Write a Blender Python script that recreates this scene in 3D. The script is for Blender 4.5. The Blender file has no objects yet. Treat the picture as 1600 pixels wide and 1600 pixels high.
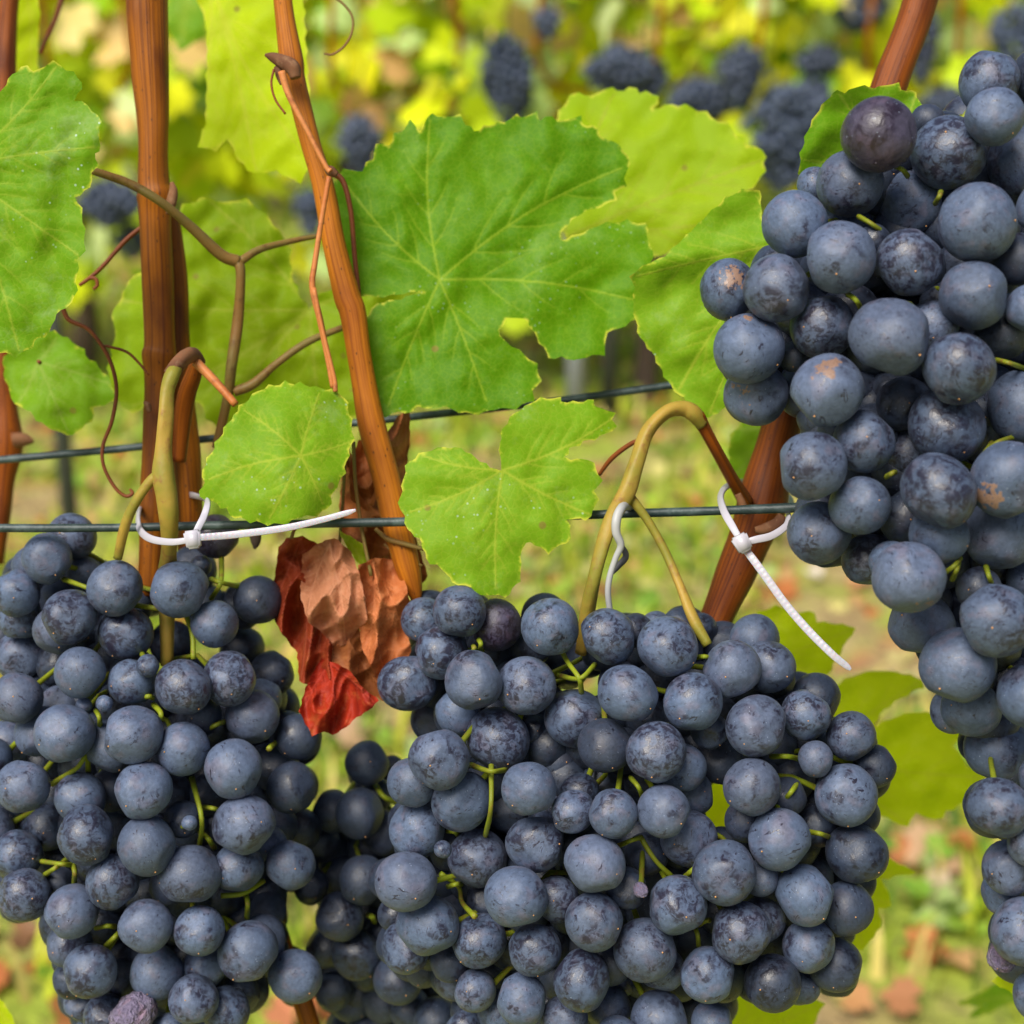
import bpy, bmesh, math, random
import numpy as np
from mathutils import Vector, Matrix, noise, geometry
R = math.radians
scene = bpy.context.scene
C = scene.collection
# ------------------------------------------------------------------ camera, sky, sun, exposure
F = 2571.0                      # focal length in photograph pixels (1600 px wide)
PITCH = 18.7
CAM = Vector((0, 0, 0.85))
cam_d = bpy.data.cameras.new('camera')
cam = bpy.data.objects.new('camera', cam_d); C.objects.link(cam)
cam.location = CAM
cam.rotation_euler = (R(90 - PITCH), 0, 0)
cam_d.sensor_width = 36; cam_d.lens = 36 * F / 1600
cam_d.clip_start = 0.02; cam_d.clip_end = 500
cam_d.dof.use_dof = True; cam_d.dof.focus_distance = 0.445
cam_d.dof.aperture_fstop = 11.5
scene.camera = cam
W = bpy.data.worlds.new("World"); scene.world = W; W.use_nodes = True
wn = W.node_tree.nodes; wl = W.node_tree.links
bg = wn['Background']; sky = wn.new('ShaderNodeTexSky'); sky.sky_type = 'NISHITA'
SUN_EL, SUN_AZ = 52, 212        # azimuth clockwise from +Y: behind the camera, to its left
sky.sun_disc = False; sky.sun_elevation = R(SUN_EL); sky.sun_rotation = R(SUN_AZ)
sky.dust_density = 2.5
wl.new(sky.outputs[0], bg.inputs[0]); bg.inputs[1].default_value = 0.07
sd = bpy.data.lights.new('sun', 'SUN'); sun = bpy.data.objects.new('sun', sd); C.objects.link(sun)
sd.energy = 3.5; sd.angle = R(34); sd.color = (1.0, 0.95, 0.87)
sdir = Vector((math.sin(R(SUN_AZ)) * math.cos(R(SUN_EL)), math.cos(R(SUN_AZ)) * math.cos(R(SUN_EL)), math.sin(R(SUN_EL))))
sun.rotation_euler = sdir.to_track_quat('Z', 'Y').to_euler(); sun.location = (0, 0, 5)
scene.view_settings.view_transform = 'Standard'; scene.view_settings.look = 'None'
scene.view_settings.exposure = 0.60; scene.view_settings.gamma = 1
scene.cycles.use_denoising = True
scene.cycles.max_bounces = 8

MW = Matrix.Translation(CAM) @ Matrix.Rotation(R(90 - PITCH), 4, 'X')
def P(px, py, d):               # photograph pixel + distance along the view axis -> world point
    return MW @ Vector(((px - 800) / F * d, -(py - 800) / F * d, -d))
CAMR = MW.to_3x3()
def ground_at(px, py, z=0.0):   # where the ray through a pixel meets the height z
    r = CAMR @ Vector(((px - 800) / F, -(py - 800) / F, -1))
    t = (z - CAM.z) / r.z
    return CAM + r * t
def at_y(px, py, y):            # where the ray meets the upright plane at distance y
    r = CAMR @ Vector(((px - 800) / F, -(py - 800) / F, -1))
    return CAM + r * (y / r.y)

# ------------------------------------------------------------------ helpers
def tag(o, label=None, cat=None, group=None, kind=None):
    if label: o['label'] = label
    if cat: o['category'] = cat
    if group: o['group'] = group
    if kind: o['kind'] = kind
    return o
def empty(name, loc):
    o = bpy.data.objects.new(name, None); C.objects.link(o); o.location = loc
    o.empty_display_size = 0.01
    return o
def mesh_obj(name, verts, faces, mats, parent=None, smooth=True, origin=None, mat_idx=None):
    org = Vector(origin) if origin is not None else (Vector(parent.location) if parent else Vector((0, 0, 0)))
    me = bpy.data.meshes.new(name)
    me.from_pydata([tuple(Vector(v) - org) for v in verts], [], faces)
    for m in (mats if isinstance(mats, (list, tuple)) else [mats]): me.materials.append(m)
    me.polygons.foreach_set('use_smooth', [smooth] * len(me.polygons))
    if mat_idx: me.polygons.foreach_set('material_index', mat_idx)
    o = bpy.data.objects.new(name, me); C.objects.link(o)
    if parent: o.parent = parent
    else: o.location = org
    return o
def fattr(o, name, vals):
    a = o.data.attributes.new(name, 'FLOAT', 'POINT'); a.data.foreach_set('value', [float(v) for v in vals])

class NT:                        # tiny node tree builder
    def __init__(s, name):
        s.m = bpy.data.materials.new(name); s.m.use_nodes = True
        s.t = s.m.node_tree; s.b = s.t.nodes['Principled BSDF']; s.out = s.t.nodes['Material Output']
    def n(s, typ, **kw):
        x = s.t.nodes.new(typ)
        for k, v in kw.items():
            if k in x.inputs: s.set(x.inputs[k], v)
            else: setattr(x, k, v)
        return x
    def set(s, sock, v):
        if isinstance(v, bpy.types.NodeSocket): s.t.links.new(v, sock)
        else:
            try: sock.default_value = v
            except Exception: sock.default_value = tuple(v) + (1,)
    def mix(s, f, a, b, mode='MIX'):
        x = s.t.nodes.new('ShaderNodeMix'); x.data_type = 'RGBA'; x.blend_type = mode
        s.set(x.inputs[0], f); s.set(x.inputs[6], a if not isinstance(a, tuple) or len(a) == 4 else a + (1,)); s.set(x.inputs[7], b if not isinstance(b, tuple) or len(b) == 4 else b + (1,))
        return x.outputs[2]
    def math(s, op, a, b=0.0, c=0.0, clamp=False):
        x = s.t.nodes.new('ShaderNodeMath'); x.operation = op; x.use_clamp = clamp
        s.set(x.inputs[0], a); s.set(x.inputs[1], b); s.set(x.inputs[2], c)
        return x.outputs[0]
    def ramp(s, v, lo, hi, a=0.0, b=1.0):
        x = s.t.nodes.new('ShaderNodeMapRange'); x.interpolation_type = 'SMOOTHSTEP'
        s.set(x.inputs[0], v); s.set(x.inputs[1], lo); s.set(x.inputs[2], hi); s.set(x.inputs[3], a); s.set(x.inputs[4], b)
        return x.outputs[0]
    def noise(s, vec, scale, detail=3, rough=.55, dist=0.0):
        x = s.t.nodes.new('ShaderNodeTexNoise'); s.set(x.inputs['Vector'], vec)
        x.inputs['Scale'].default_value = scale; x.inputs['Detail'].default_value = detail
        x.inputs['Roughness'].default_value = rough; x.inputs['Distortion'].default_value = dist
        return x.outputs['Fac']
    def voro(s, vec, scale, feature='F1', out='Distance', rnd=1.0):
        x = s.t.nodes.new('ShaderNodeTexVoronoi'); x.feature = feature; s.set(x.inputs['Vector'], vec)
        x.inputs['Scale'].default_value = scale; x.inputs['Randomness'].default_value = rnd
        return x.outputs[out]
    def vscale(s, vec, sc, off=None):
        x = s.t.nodes.new('ShaderNodeVectorMath'); x.operation = 'MULTIPLY'; s.set(x.inputs[0], vec); x.inputs[1].default_value = sc
        if off is None: return x.outputs[0]
        y = s.t.nodes.new('ShaderNodeVectorMath'); y.operation = 'ADD'; s.set(y.inputs[0], x.outputs[0]); s.set(y.inputs[1], off)
        return y.outputs[0]
    def bump(s, h, strength, dist):
        x = s.t.nodes.new('ShaderNodeBump'); s.set(x.inputs['Height'], h); x.inputs['Strength'].default_value = strength; x.inputs['Distance'].default_value = dist
        s.t.links.new(x.outputs[0], s.b.inputs['Normal']); return x.outputs[0]
    def attr(s, name):
        x = s.t.nodes.new('ShaderNodeAttribute'); x.attribute_name = name; return x
    def obj(s): return s.t.nodes.new('ShaderNodeTexCoord').outputs['Object']

# ------------------------------------------------------------------ materials
def grape_mat(name, rub=0.0, bloom=(0.070, 0.101, 0.170), skin=(0.012, 0.008, 0.018), scar=False, tint=1.0, wrinkle=False):
    k = NT(name); b = k.b
    oi = k.n('ShaderNodeObjectInfo')
    rnd = oi.outputs['Random']
    comb = k.n('ShaderNodeCombineXYZ'); 
    k.set(comb.inputs[0], k.math('MULTIPLY', rnd, 37.0)); k.set(comb.inputs[1], k.math('MULTIPLY', rnd, 71.0)); k.set(comb.inputs[2], k.math('MULTIPLY', rnd, 13.0))
    sv = k.n('ShaderNodeVectorMath'); sv.operation = 'SCALE'; k.set(sv.inputs[0], k.obj()); k.set(sv.inputs['Scale'], k.math('ADD', .7, k.math('MULTIPLY', k.math('FRACT', k.math('MULTIPLY', rnd, 5.1)), .8)))
    v = k.vscale(sv.outputs[0], (1, 1, 1), comb.outputs[0])
    n1 = k.noise(v, 0.95, 4, .6, .5)
    n2 = k.noise(v, 3.4, 5, .7, .8)
    n3 = k.noise(k.vscale(v, (1, 3.2, 1.4)), 2.6, 4, .62, 1.6)
    # patches where the bloom was rubbed off
    lo = k.math('ADD', k.math('MULTIPLY', k.math('FRACT', k.math('MULTIPLY', rnd, 7.3)), 0.22), 0.425 - rub)
    hi = k.math('ADD', lo, 0.20)
    patch = k.ramp(n1, lo, k.math('ADD', hi, -.06), 0, 1)
    fine = k.ramp(n2, .42, .58, .18, 1)
    patch = k.math('MULTIPLY', patch, fine)
    scr = k.math('MULTIPLY', k.ramp(n3, .585, .635, 0, 1), k.ramp(k.noise(v, 1.7, 2), .44, .56))
    dark = k.math('MAXIMUM', k.math('MULTIPLY', patch, .88), k.math('MULTIPLY', scr, .92))
    mott = k.ramp(k.noise(v, 5, 5, .7), .3, .72, .74, 1.20)
    hue = k.math('FRACT', k.math('MULTIPLY', rnd, 3.7))
    bl = k.mix(hue, bloom, (bloom[0] * 1.15, bloom[1] * 1.02, bloom[2] * .98))
    warm = k.ramp(k.noise(v, 1.6, 2), .50, .72)
    bl = k.mix(k.math('MULTIPLY', warm, .7), bl, (bloom[0] * 1.6, bloom[1] * 1.05, bloom[2] * .90))
    brt = k.math('ADD', k.math('MULTIPLY', k.math('FRACT', k.math('MULTIPLY', rnd, 11.9)), .34), .80)
    brt = k.math('MULTIPLY', k.math('MULTIPLY', brt, mott), tint)
    cb = k.n('ShaderNodeCombineXYZ')
    for i in range(3): k.set(cb.inputs[i], brt)
    bl = k.mix(1.0, bl, cb.outputs[0], 'MULTIPLY')
    col = k.mix(dark, bl, skin)
    # lenticels: pale and dark specks
    d1 = k.voro(v, 7.5); s1 = k.math('MULTIPLY', k.ramp(d1, .07, .12, 1, 0), k.ramp(k.noise(v, 2.2, 1), .45, .6))
    col = k.mix(k.math('MULTIPLY', s1, .6), col, (.34, .40, .52))
    d2 = k.voro(k.vscale(v, (1, 1, 1), (5.3, 2.1, 9.7)), 3.1); s2 = k.math('MULTIPLY', k.ramp(d2, .045, .075, 1, 0), k.ramp(k.noise(v, 1.3, 1), .46, .56))
    col = k.mix(k.math('MULTIPLY', s2, .85), col, (.015, .010, .012))
    hgt = k.math('ADD', k.math('MULTIPLY', n2, .35), k.math('MULTIPLY', s1, .5))
    if scar:
        ob = k.obj()
        sep = k.n('ShaderNodeSeparateXYZ'); k.set(sep.inputs[0], ob)
        nn = k.noise(v, 5, 3, .6)
        sc_ = k.ramp(k.math('ADD', sep.outputs[0], k.math('MULTIPLY', nn, .55)), 1.19, 1.22)
        brown = k.mix(k.noise(v, 22, 2), (.13, .065, .035), (.30, .19, .14))
        col = k.mix(sc_, col, brown); hgt = k.math('ADD', hgt, sc_)
    k.set(b.inputs['Base Color'], col)
    rg = k.math('SUBTRACT', 0.54, k.math('MULTIPLY', dark, 0.28))
    k.set(b.inputs['Roughness'], rg)
    b.inputs['Specular IOR Level'].default_value = 0.55
    b.inputs['Sheen Weight'].default_value = 0.03
    b.inputs['Sheen Roughness'].default_value = 0.5
    b.inputs['Sheen Tint'].default_value = (.55, .66, .95, 1)
    if wrinkle:
        hgt = k.math('ADD', hgt, k.math('MULTIPLY', k.noise(k.vscale(v, (1, 3, 1)), 2.2, 3, .6, 1), 3)); k.bump(hgt, .6, .05)
    else: k.bump(hgt, .12, .03)
    return k.m
M = {}
M['grape'] = grape_mat('grape_skin', 0.0)
M['grape_rub'] = grape_mat('grape_skin_rubbed', 0.11)
M['grape_dark_and_shade'] = grape_mat('grape_skin_dark_and_shade', 0.04, (0.024, 0.037, 0.068), (.006, .005, .010))  # naturally dark grapes; also paints shade into inner, back-layer and shaded-bunch grapes
M['grape_purple'] = grape_mat('grape_skin_purple', 0.20, (0.050, 0.045, 0.080), (.014, .006, .012))
M['grape_scar'] = grape_mat('grape_skin_scarred', 0.0, scar=True)
M['grape_shrivel'] = grape_mat('grape_skin_shrivelled', -0.05, (0.20, 0.18, 0.29), (.08, .05, .10), wrinkle=True)
M['grape_far'] = grape_mat('grape_skin_far', 0.02, (0.045, 0.070, 0.125), (.012, .010, .02))
def simple(name, col, rough=.6, **kw):
    k = NT(name); k.b.inputs['Base Color'].default_value = tuple(col) + (1,); k.b.inputs['Roughness'].default_value = rough
    for a, v in kw.items(): k.b.inputs[a.replace('_', ' ')].default_value = v
    return k.m
M['scar_dot'] = simple('stylar_scar', (.50, .25, .09), .7)
def stalk_mat(name, a, b_, c, rough=.5):
    k = NT(name); v = k.obj()
    n = k.noise(v, 60, 3); n2 = k.noise(v, 260, 3, .65); k.b.inputs['Specular IOR Level'].default_value = .25
    col = k.mix(k.ramp(n, .35, .65), a, b_); col = k.mix(k.math('MULTIPLY', k.ramp(n2, .52, .72), .6), col, c)
    k.set(k.b.inputs['Base Color'], col); k.b.inputs['Roughness'].default_value = rough
    k.b.inputs['Subsurface Weight'].default_value = 0.12; k.b.inputs['Subsurface Scale'].default_value = .003
    k.bump(n2, .35, .0006); return k.m
M['stalk'] = stalk_mat('bunch_stalk', (.22, .27, .014), (.15, .17, .012), (.20, .08, .03))
M['stalk_tan'] = stalk_mat('stalk_tan', (.36, .235, .040), (.20, .185, .022), (.20, .075, .03))
M['stalk_brown'] = stalk_mat('stalk_brown', (.20, .10, .025), (.16, .12, .03), (.08, .03, .012))
M['tendril_red'] = stalk_mat('tendril_red', (.20, .055, .012), (.14, .036, .010), (.09, .02, .012))
M['shoot_orange'] = stalk_mat('shoot_orange', (.50, .19, .055), (.42, .13, .03), (.22, .06, .02))
def cane_mat(name, a, b_, c):
    k = NT(name)
    uv = k.t.nodes.new('ShaderNodeTexCoord').outputs['UV']
    vv = k.vscale(uv, (1.0, 6.0, 1))          # u: metres round the girth, v: metres along
    st = k.noise(k.vscale(uv, (1300, 6, 1)), 1, 5, .7, .1)
    st2 = k.noise(k.vscale(uv, (2600, 26, 1)), 1, 3, .6)
    big = k.noise(k.vscale(uv, (60, 22, 1)), 1, 3)
    sp = k.voro(k.vscale(uv, (500, 260, 1)), 1)
    col = k.mix(k.math('MULTIPLY', k.ramp(st, .42, .66), .85), a, c)
    col = k.mix(k.math('MULTIPLY', k.ramp(st2, .55, .7), .45), col, c)
    col = k.mix(k.math('MULTIPLY', k.ramp(big, .46, .66), .75), col, c)
    col = k.mix(k.math('MULTIPLY', k.ramp(sp, .08, .16, 1, 0), .8), col, (.05, .02, .01))
    k.set(k.b.inputs['Base Color'], col); k.b.inputs['Roughness'].default_value = .40; k.b.inputs['Specular IOR Level'].default_value = .18
    k.bump(k.math('ADD', st, k.math('MULTIPLY', st2, .4)), .45, .0007)
    return k.m
M['cane'] = cane_mat('cane_bark', (.31, .095, .004), (.22, .055, .005), (.085, .020, .004))
M['cane_mid'] = cane_mat('cane_bark_light', (.46, .150, .010), (.38, .105, .008), (.20, .050, .006))
M['cane_dark'] = cane_mat('cane_bark_dark', (.25, .062, .005), (.17, .030, .005), (.06, .012, .005))
M['node'] = stalk_mat('cane_node', (.20, .09, .04), (.10, .04, .02), (.30, .17, .09), .8)
k = NT('wire_green'); v = k.obj(); n = k.noise(v, 180, 3)
k.set(k.b.inputs['Base Color'], k.mix(k.ramp(n, .4, .7), (.016, .032, .032), (.06, .09, .088))); k.b.inputs['Roughness'].default_value = .5
k.bump(k.noise(v, 700, 2), .4, .0004); M['wire'] = k.m
k = NT('nylon_white'); k.b.inputs['Base Color'].default_value = (.44, .42, .47, 1); k.b.inputs['Roughness'].default_value = .35
k.b.inputs['Subsurface Weight'].default_value = .6; k.b.inputs['Subsurface Scale'].default_value = .003
w = k.t.nodes.new('ShaderNodeTexWave'); w.inputs['Scale'].default_value = 1.0; w.wave_type = 'BANDS'; w.bands_direction = 'Y'
k.set(w.inputs['Vector'], k.vscale(k.t.nodes.new('ShaderNodeTexCoord').outputs['UV'], (1, 215, 1)))
k.bump(w.outputs['Fac'], .3, .00015); M['nylon'] = k.m
M['nylon_plain'] = simple('nylon_smooth', (.44, .42, .47), .35)
M['clip'] = simple('clip_plastic', (.38, .38, .37), .5)
M['clip_dark'] = simple('clip_dark', (.06, .06, .07), .6)

def leaf_mat(name, c1, c2, vein=(.52, .60, .16), trans=.38, tcol=(.45, .62, .04), dust=.25, edge=(.62, .60, .06), veincontrast=.52):
    k = NT(name); v = k.obj()
    n1 = k.noise(v, 28, 4, .6); n2 = k.noise(v, 160, 4, .7); n3 = k.noise(v, 700, 2, .6)
    col = k.mix(k.ramp(n1, .3, .8), c1, c2)
    col = k.mix(k.math('MULTIPLY', k.ramp(n2, .5, .75), .22), col, tuple(min(1, x * 1.7 + .02) for x in c2))
    net = k.voro(v, 520, 'DISTANCE_TO_EDGE'); netm = k.ramp(net, .02, .12, 1, 0)
    col = k.mix(k.math('MULTIPLY', netm, .10), col, vein)
    dst = k.math('MULTIPLY', k.ramp(k.noise(v, 55, 5, .75), .52, .72), dust)
    col = k.mix(dst, col, (.34, .48, .20))
    d1 = k.voro(v, 420); col = k.mix(k.math('MULTIPLY', k.math('MULTIPLY', k.ramp(d1, .10, .18, 1, 0), k.ramp(k.noise(v, 40, 2), .5, .6)), dust * 1.6), col, (.55, .70, .60))
    d2 = k.voro(v, 60); col = k.mix(k.math('MULTIPLY', k.ramp(d2, .05, .08, 1, 0), .8), col, (.20, .14, .03))
    ve = k.attr('vein').outputs['Fac']
    col = k.mix(k.math('MULTIPLY', ve, veincontrast), col, vein)
    ed = k.attr('edge').outputs['Fac']
    col = k.mix(k.math('MULTIPLY', ed, k.ramp(n2, .46, .58, .0, 1)), col, edge)
    k.set(k.b.inputs['Base Color'], col); k.b.inputs['Roughness'].default_value = .52
    k.b.inputs['Specular IOR Level'].default_value = .12
    h = k.math('ADD', k.math('MULTIPLY', n2, .7), k.math('ADD', k.math('MULTIPLY', netm, -.12), k.math('MULTIPLY', ve, -.5)))
    nrm = k.bump(h, .3, .0006)
    tr = k.t.nodes.new('ShaderNodeBsdfTranslucent')
    k.set(tr.inputs[0], k.mix(k.math('MULTIPLY', k.math('ADD', ve, k.math('MULTIPLY', n1, .4)), .5), tcol, tuple(x * .72 for x in tcol)))
    mx = k.t.nodes.new('ShaderNodeMixShader'); mx.inputs[0].default_value = trans
    k.t.links.new(k.b.outputs[0], mx.inputs[1]); k.t.links.new(tr.outputs[0], mx.inputs[2]); k.t.links.new(mx.outputs[0], k.out.inputs[0])
    return k.m
M['leaf_green'] = leaf_mat('leaf_green', (.062, .180, .0005), (.098, .235, .001), vein=(.36, .46, .03), trans=.24, tcol=(.28, .50, .005), dust=.12)
M['leaf_pale'] = leaf_mat('leaf_pale', (.140, .295, .006), (.190, .345, .012), vein=(.46, .50, .05), trans=.28, tcol=(.40, .58, .02), dust=.28)
M['leaf_left'] = leaf_mat('leaf_left', (.105, .260, .004), (.150, .305, .008), vein=(.40, .47, .05), trans=.28, tcol=(.38, .58, .02), dust=.42)
M['leaf_lime_backlit'] = leaf_mat('leaf_lime_backlit', (.400, .560, .004), (.460, .580, .006), vein=(.60, .62, .05), trans=.48, tcol=(.85, .95, .01), dust=.0)  # light coming through the blade is painted into base and translucent colours
M['leaf_yg_backlit'] = leaf_mat('leaf_yellow_green_backlit', (.250, .400, .004), (.300, .430, .006), vein=(.36, .34, .04), trans=.42, tcol=(.55, .72, .01), dust=.0)  # yellow-green of a leaf lit from behind, put into its colour
M['leaf_olive'] = leaf_mat('leaf_olive', (.170, .290, .004), (.220, .320, .006), vein=(.42, .44, .06), trans=.40, tcol=(.50, .64, .01), dust=.0)
M['leaf_dull'] = leaf_mat('leaf_dull', (.12, .28, .004), (.17, .33, .008), vein=(.32, .42, .08), trans=.35, tcol=(.35, .5, .03), dust=.05)
def dry_mat(name, a, b_, c, tr_=.2):
    k = NT(name); v = k.obj(); n1 = k.noise(v, 55, 5, .7, .6); n2 = k.noise(v, 190, 4, .7)
    col = k.mix(k.ramp(n1, .38, .62), a, b_); col = k.mix(k.math('MULTIPLY', k.ramp(n2, .5, .7), .5), col, c)
    ve = k.attr('vein').outputs['Fac']; col = k.mix(k.math('MULTIPLY', ve, .6), col, tuple(min(1, x * 1.25 + .03) for x in a))
    k.set(k.b.inputs['Base Color'], col); k.b.inputs['Roughness'].default_value = .6
    k.b.inputs['Specular IOR Level'].default_value = .2; k.bump(k.math('ADD', n2, k.math('MULTIPLY', ve, -1)), .4, .0008)
    tr = k.t.nodes.new('ShaderNodeBsdfTranslucent'); k.set(tr.inputs[0], col)
    mx = k.t.nodes.new('ShaderNodeMixShader'); mx.inputs[0].default_value = tr_
    k.t.links.new(k.b.outputs[0], mx.inputs[1]); k.t.links.new(tr.outputs[0], mx.inputs[2]); k.t.links.new(mx.outputs[0], k.out.inputs[0])
    return k.m
M['dry_red'] = dry_mat('dry_red', (.36, .026, .007), (.20, .012, .006), (.46, .12, .03))
M['dry_darkred'] = dry_mat('dry_darkred', (.30, .045, .012), (.20, .024, .008), (.42, .12, .035))
M['dry_tan'] = dry_mat('dry_tan', (.50, .20, .10), (.33, .105, .045), (.58, .29, .16))
M['dry_orange'] = dry_mat('dry_orange', (.54, .17, .055), (.34, .085, .025), (.62, .28, .13))
M['dry_brown'] = dry_mat('dry_brown', (.38, .125, .035), (.24, .070, .022), (.46, .18, .06))
# far foliage: a tint stored per leaf
k = NT('far_leaf'); a = k.attr('tint').outputs['Color']
k.set(k.b.inputs['Base Color'], a); k.b.inputs['Roughness'].default_value = .55
tr = k.t.nodes.new('ShaderNodeBsdfTranslucent'); k.set(tr.inputs[0], a)
k.b.inputs['Specular IOR Level'].default_value = .25; mx = k.t.nodes.new('ShaderNodeMixShader'); mx.inputs[0].default_value = .33
k.t.links.new(k.b.outputs[0], mx.inputs[1]); k.t.links.new(tr.outputs[0], mx.inputs[2]); k.t.links.new(mx.outputs[0], k.out.inputs[0])
M['far_leaf'] = k.m
k = NT('ground'); v = k.t.nodes.new('ShaderNodeTexCoord').outputs['Object']
n1 = k.noise(v, 3.2, 4, .6); n2 = k.noise(v, 14, 4, .65); n3 = k.noise(v, 60, 3, .7); n4 = k.noise(v, 6.5, 3)
col = k.mix(k.ramp(n2, .40, .62), (.34, .23, .10), (.50, .38, .16))
col = k.mix(k.ramp(n1, .38, .54), col, (.34, .42, .04))
col = k.mix(k.math('MULTIPLY', k.ramp(n4, .56, .68), .75), col, (.50, .20, .09))
col = k.mix(k.math('MULTIPLY', k.ramp(n3, .50, .64), .6), col, (.09, .065, .03))
k.set(k.b.inputs['Base Color'], col); k.b.inputs['Roughness'].default_value = .9; k.bump(k.math('ADD', n3, n2), .8, .03)
M['ground'] = k.m
M['post_grey'] = simple('post_grey', (.32, .34, .38), .5, Metallic=.3)
M['post_dark'] = simple('post_dark', (.045, .05, .035), .7)
M['trunk'] = stalk_mat('trunk_bark', (.10, .07, .05), (.06, .04, .03), (.16, .12, .09), .9)

# ------------------------------------------------------------------ geometry helpers
def catmull(pts, n=8):
    pts = [np.array(p, float) for p in pts]
    if len(pts) < 3: n = n * 2
    ex = [2 * pts[0] - pts[1]] + pts + [2 * pts[-1] - pts[-2]]
    out = []
    for i in range(1, len(ex) - 2):
        p0, p1, p2, p3 = ex[i - 1:i + 3]
        for j in range(n):
            t = j / n
            out.append(.5 * ((2 * p1) + (-p0 + p2) * t + (2 * p0 - 5 * p1 + 4 * p2 - p3) * t * t + (-p0 + 3 * p1 - 3 * p2 + p3) * t ** 3))
    out.append(pts[-1]); return out
def tube_geo(path, verts, faces, uvs, sides=12, wob=0.0, seed=0, flat=None):
    """path: list of (Vector, radius). flat: ratio that turns the round section into a strap."""
    n = len(path); base = len(verts); t_prev = None; u = None; L = 0
    for i, (p, r) in enumerate(path):
        a = path[max(i - 1, 0)][0]; b = path[min(i + 1, n - 1)][0]; t = (b - a)
        t = t.normalized() if t.length > 1e-9 else Vector((0, 0, 1))
        if u is None:
            u = t.cross(CAMR @ Vector((0, 0, 1)))
            if u.length < 1e-4: u = t.orthogonal()
            u.normalize()
        else:
            u = (u - t * u.dot(t)).normalized()
        w = t.cross(u)
        if i: L += (p - path[i - 1][0]).length
        for s in range(sides):
            th = 2 * math.pi * s / sides
            rr = r * (1 + (wob * noise.noise(Vector((math.cos(th) * .8 + seed, math.sin(th) * .8, L * 60))) if wob else 0))
            cu, cw = math.cos(th), math.sin(th)
            if flat: 
                cw = (1 if cw > 0 else -1) * min(abs(cw) * 3, 1) * flat
            verts.append(p + u * (cu * rr) + w * (cw * rr)); uvs.append((th * path[n // 2][1], L))
    for i in range(n - 1):
        for s in range(sides):
            s2 = (s + 1) % sides
            faces.append((base + i * sides + s, base + i * sides + s2, base + (i + 1) * sides + s2, base + (i + 1) * sides + s))
    faces.append(tuple(base + s for s in range(sides))[::-1]); faces.append(tuple(base + (n - 1) * sides + s for s in range(sides)))
def put_uv(o, uvs):
    ul = o.data.uv_layers.new(name='UVMap'); me = o.data
    vi = [0] * len(me.loops); me.loops.foreach_get('vertex_index', vi)
    flat = []
    for i in vi: flat += list(uvs[i])
    ul.data.foreach_set('uv', flat)
def px_path(pts, n=8):           # pts: (px, py, r_px, depth)
    return [(P(q[0], q[1], q[3]), max(q[2], .4) * q[3] / F) for q in catmull(pts, n)]
def tubes(name, paths, mat, parent=None, sides=12, wob=.06, n=8, origin=None, flat=None):
    V, Fc, U = [], [], []
    for j, p in enumerate(paths): 
        path = px_path(p, n) if not isinstance(p[0][0], Vector) else p
        tube_geo(path, V, Fc, U, sides, wob, seed=j * 3.1 + len(name), flat=flat)
    o = mesh_obj(name, V, Fc, mat, parent, origin=origin if origin is not None else (None if parent else V[0])); put_uv(o, U)
    return o
def D(pts, d):                   # add one depth to (x, y, r) triples
    return [(x, y, r, d) for x, y, r in pts]

def inside(poly, x, y):
    c = False; n = len(poly); j = n - 1
    for i in range(n):
        xi, yi = poly[i]; xj, yj = poly[j]
        if (yi > y) != (yj > y) and x < (xj - xi) * (y - yi) / (yj - yi) + xi: c = not c
        j = i
    return c
def seg_dist(pts, a, b):
    a = np.array(a, float); b = np.array(b, float); ab = b - a
    t = np.clip(((pts - a) @ ab) / max(ab @ ab, 1e-9), 0, 1)
    return np.linalg.norm(pts - (a + t[:, None] * ab), axis=1)
def tooth_outline(poly, step, amp, rng):
    out = []; n = len(poly)
    area = sum(poly[i][0] * poly[(i + 1) % n][1] - poly[(i + 1) % n][0] * poly[i][1] for i in range(n))
    sg = 1 if area > 0 else -1; kk = 0
    for i in range(n):
        x0, y0 = poly[i]; x1, y1 = poly[(i + 1) % n]; L = math.hypot(x1 - x0, y1 - y0)
        m = max(1, round(L / step)); nx, ny = (y1 - y0) / max(L, 1e-6) * sg, -(x1 - x0) / max(L, 1e-6) * sg
        for j in range(m):
            t = j / m; kk += 1
            o = amp * ((0, 1.0, .35)[kk % 3]) * rng.uniform(.5, 1.25)
            out.append((x0 + (x1 - x0) * t + nx * o, y0 + (y1 - y0) * t + ny * o))
    return out
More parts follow.
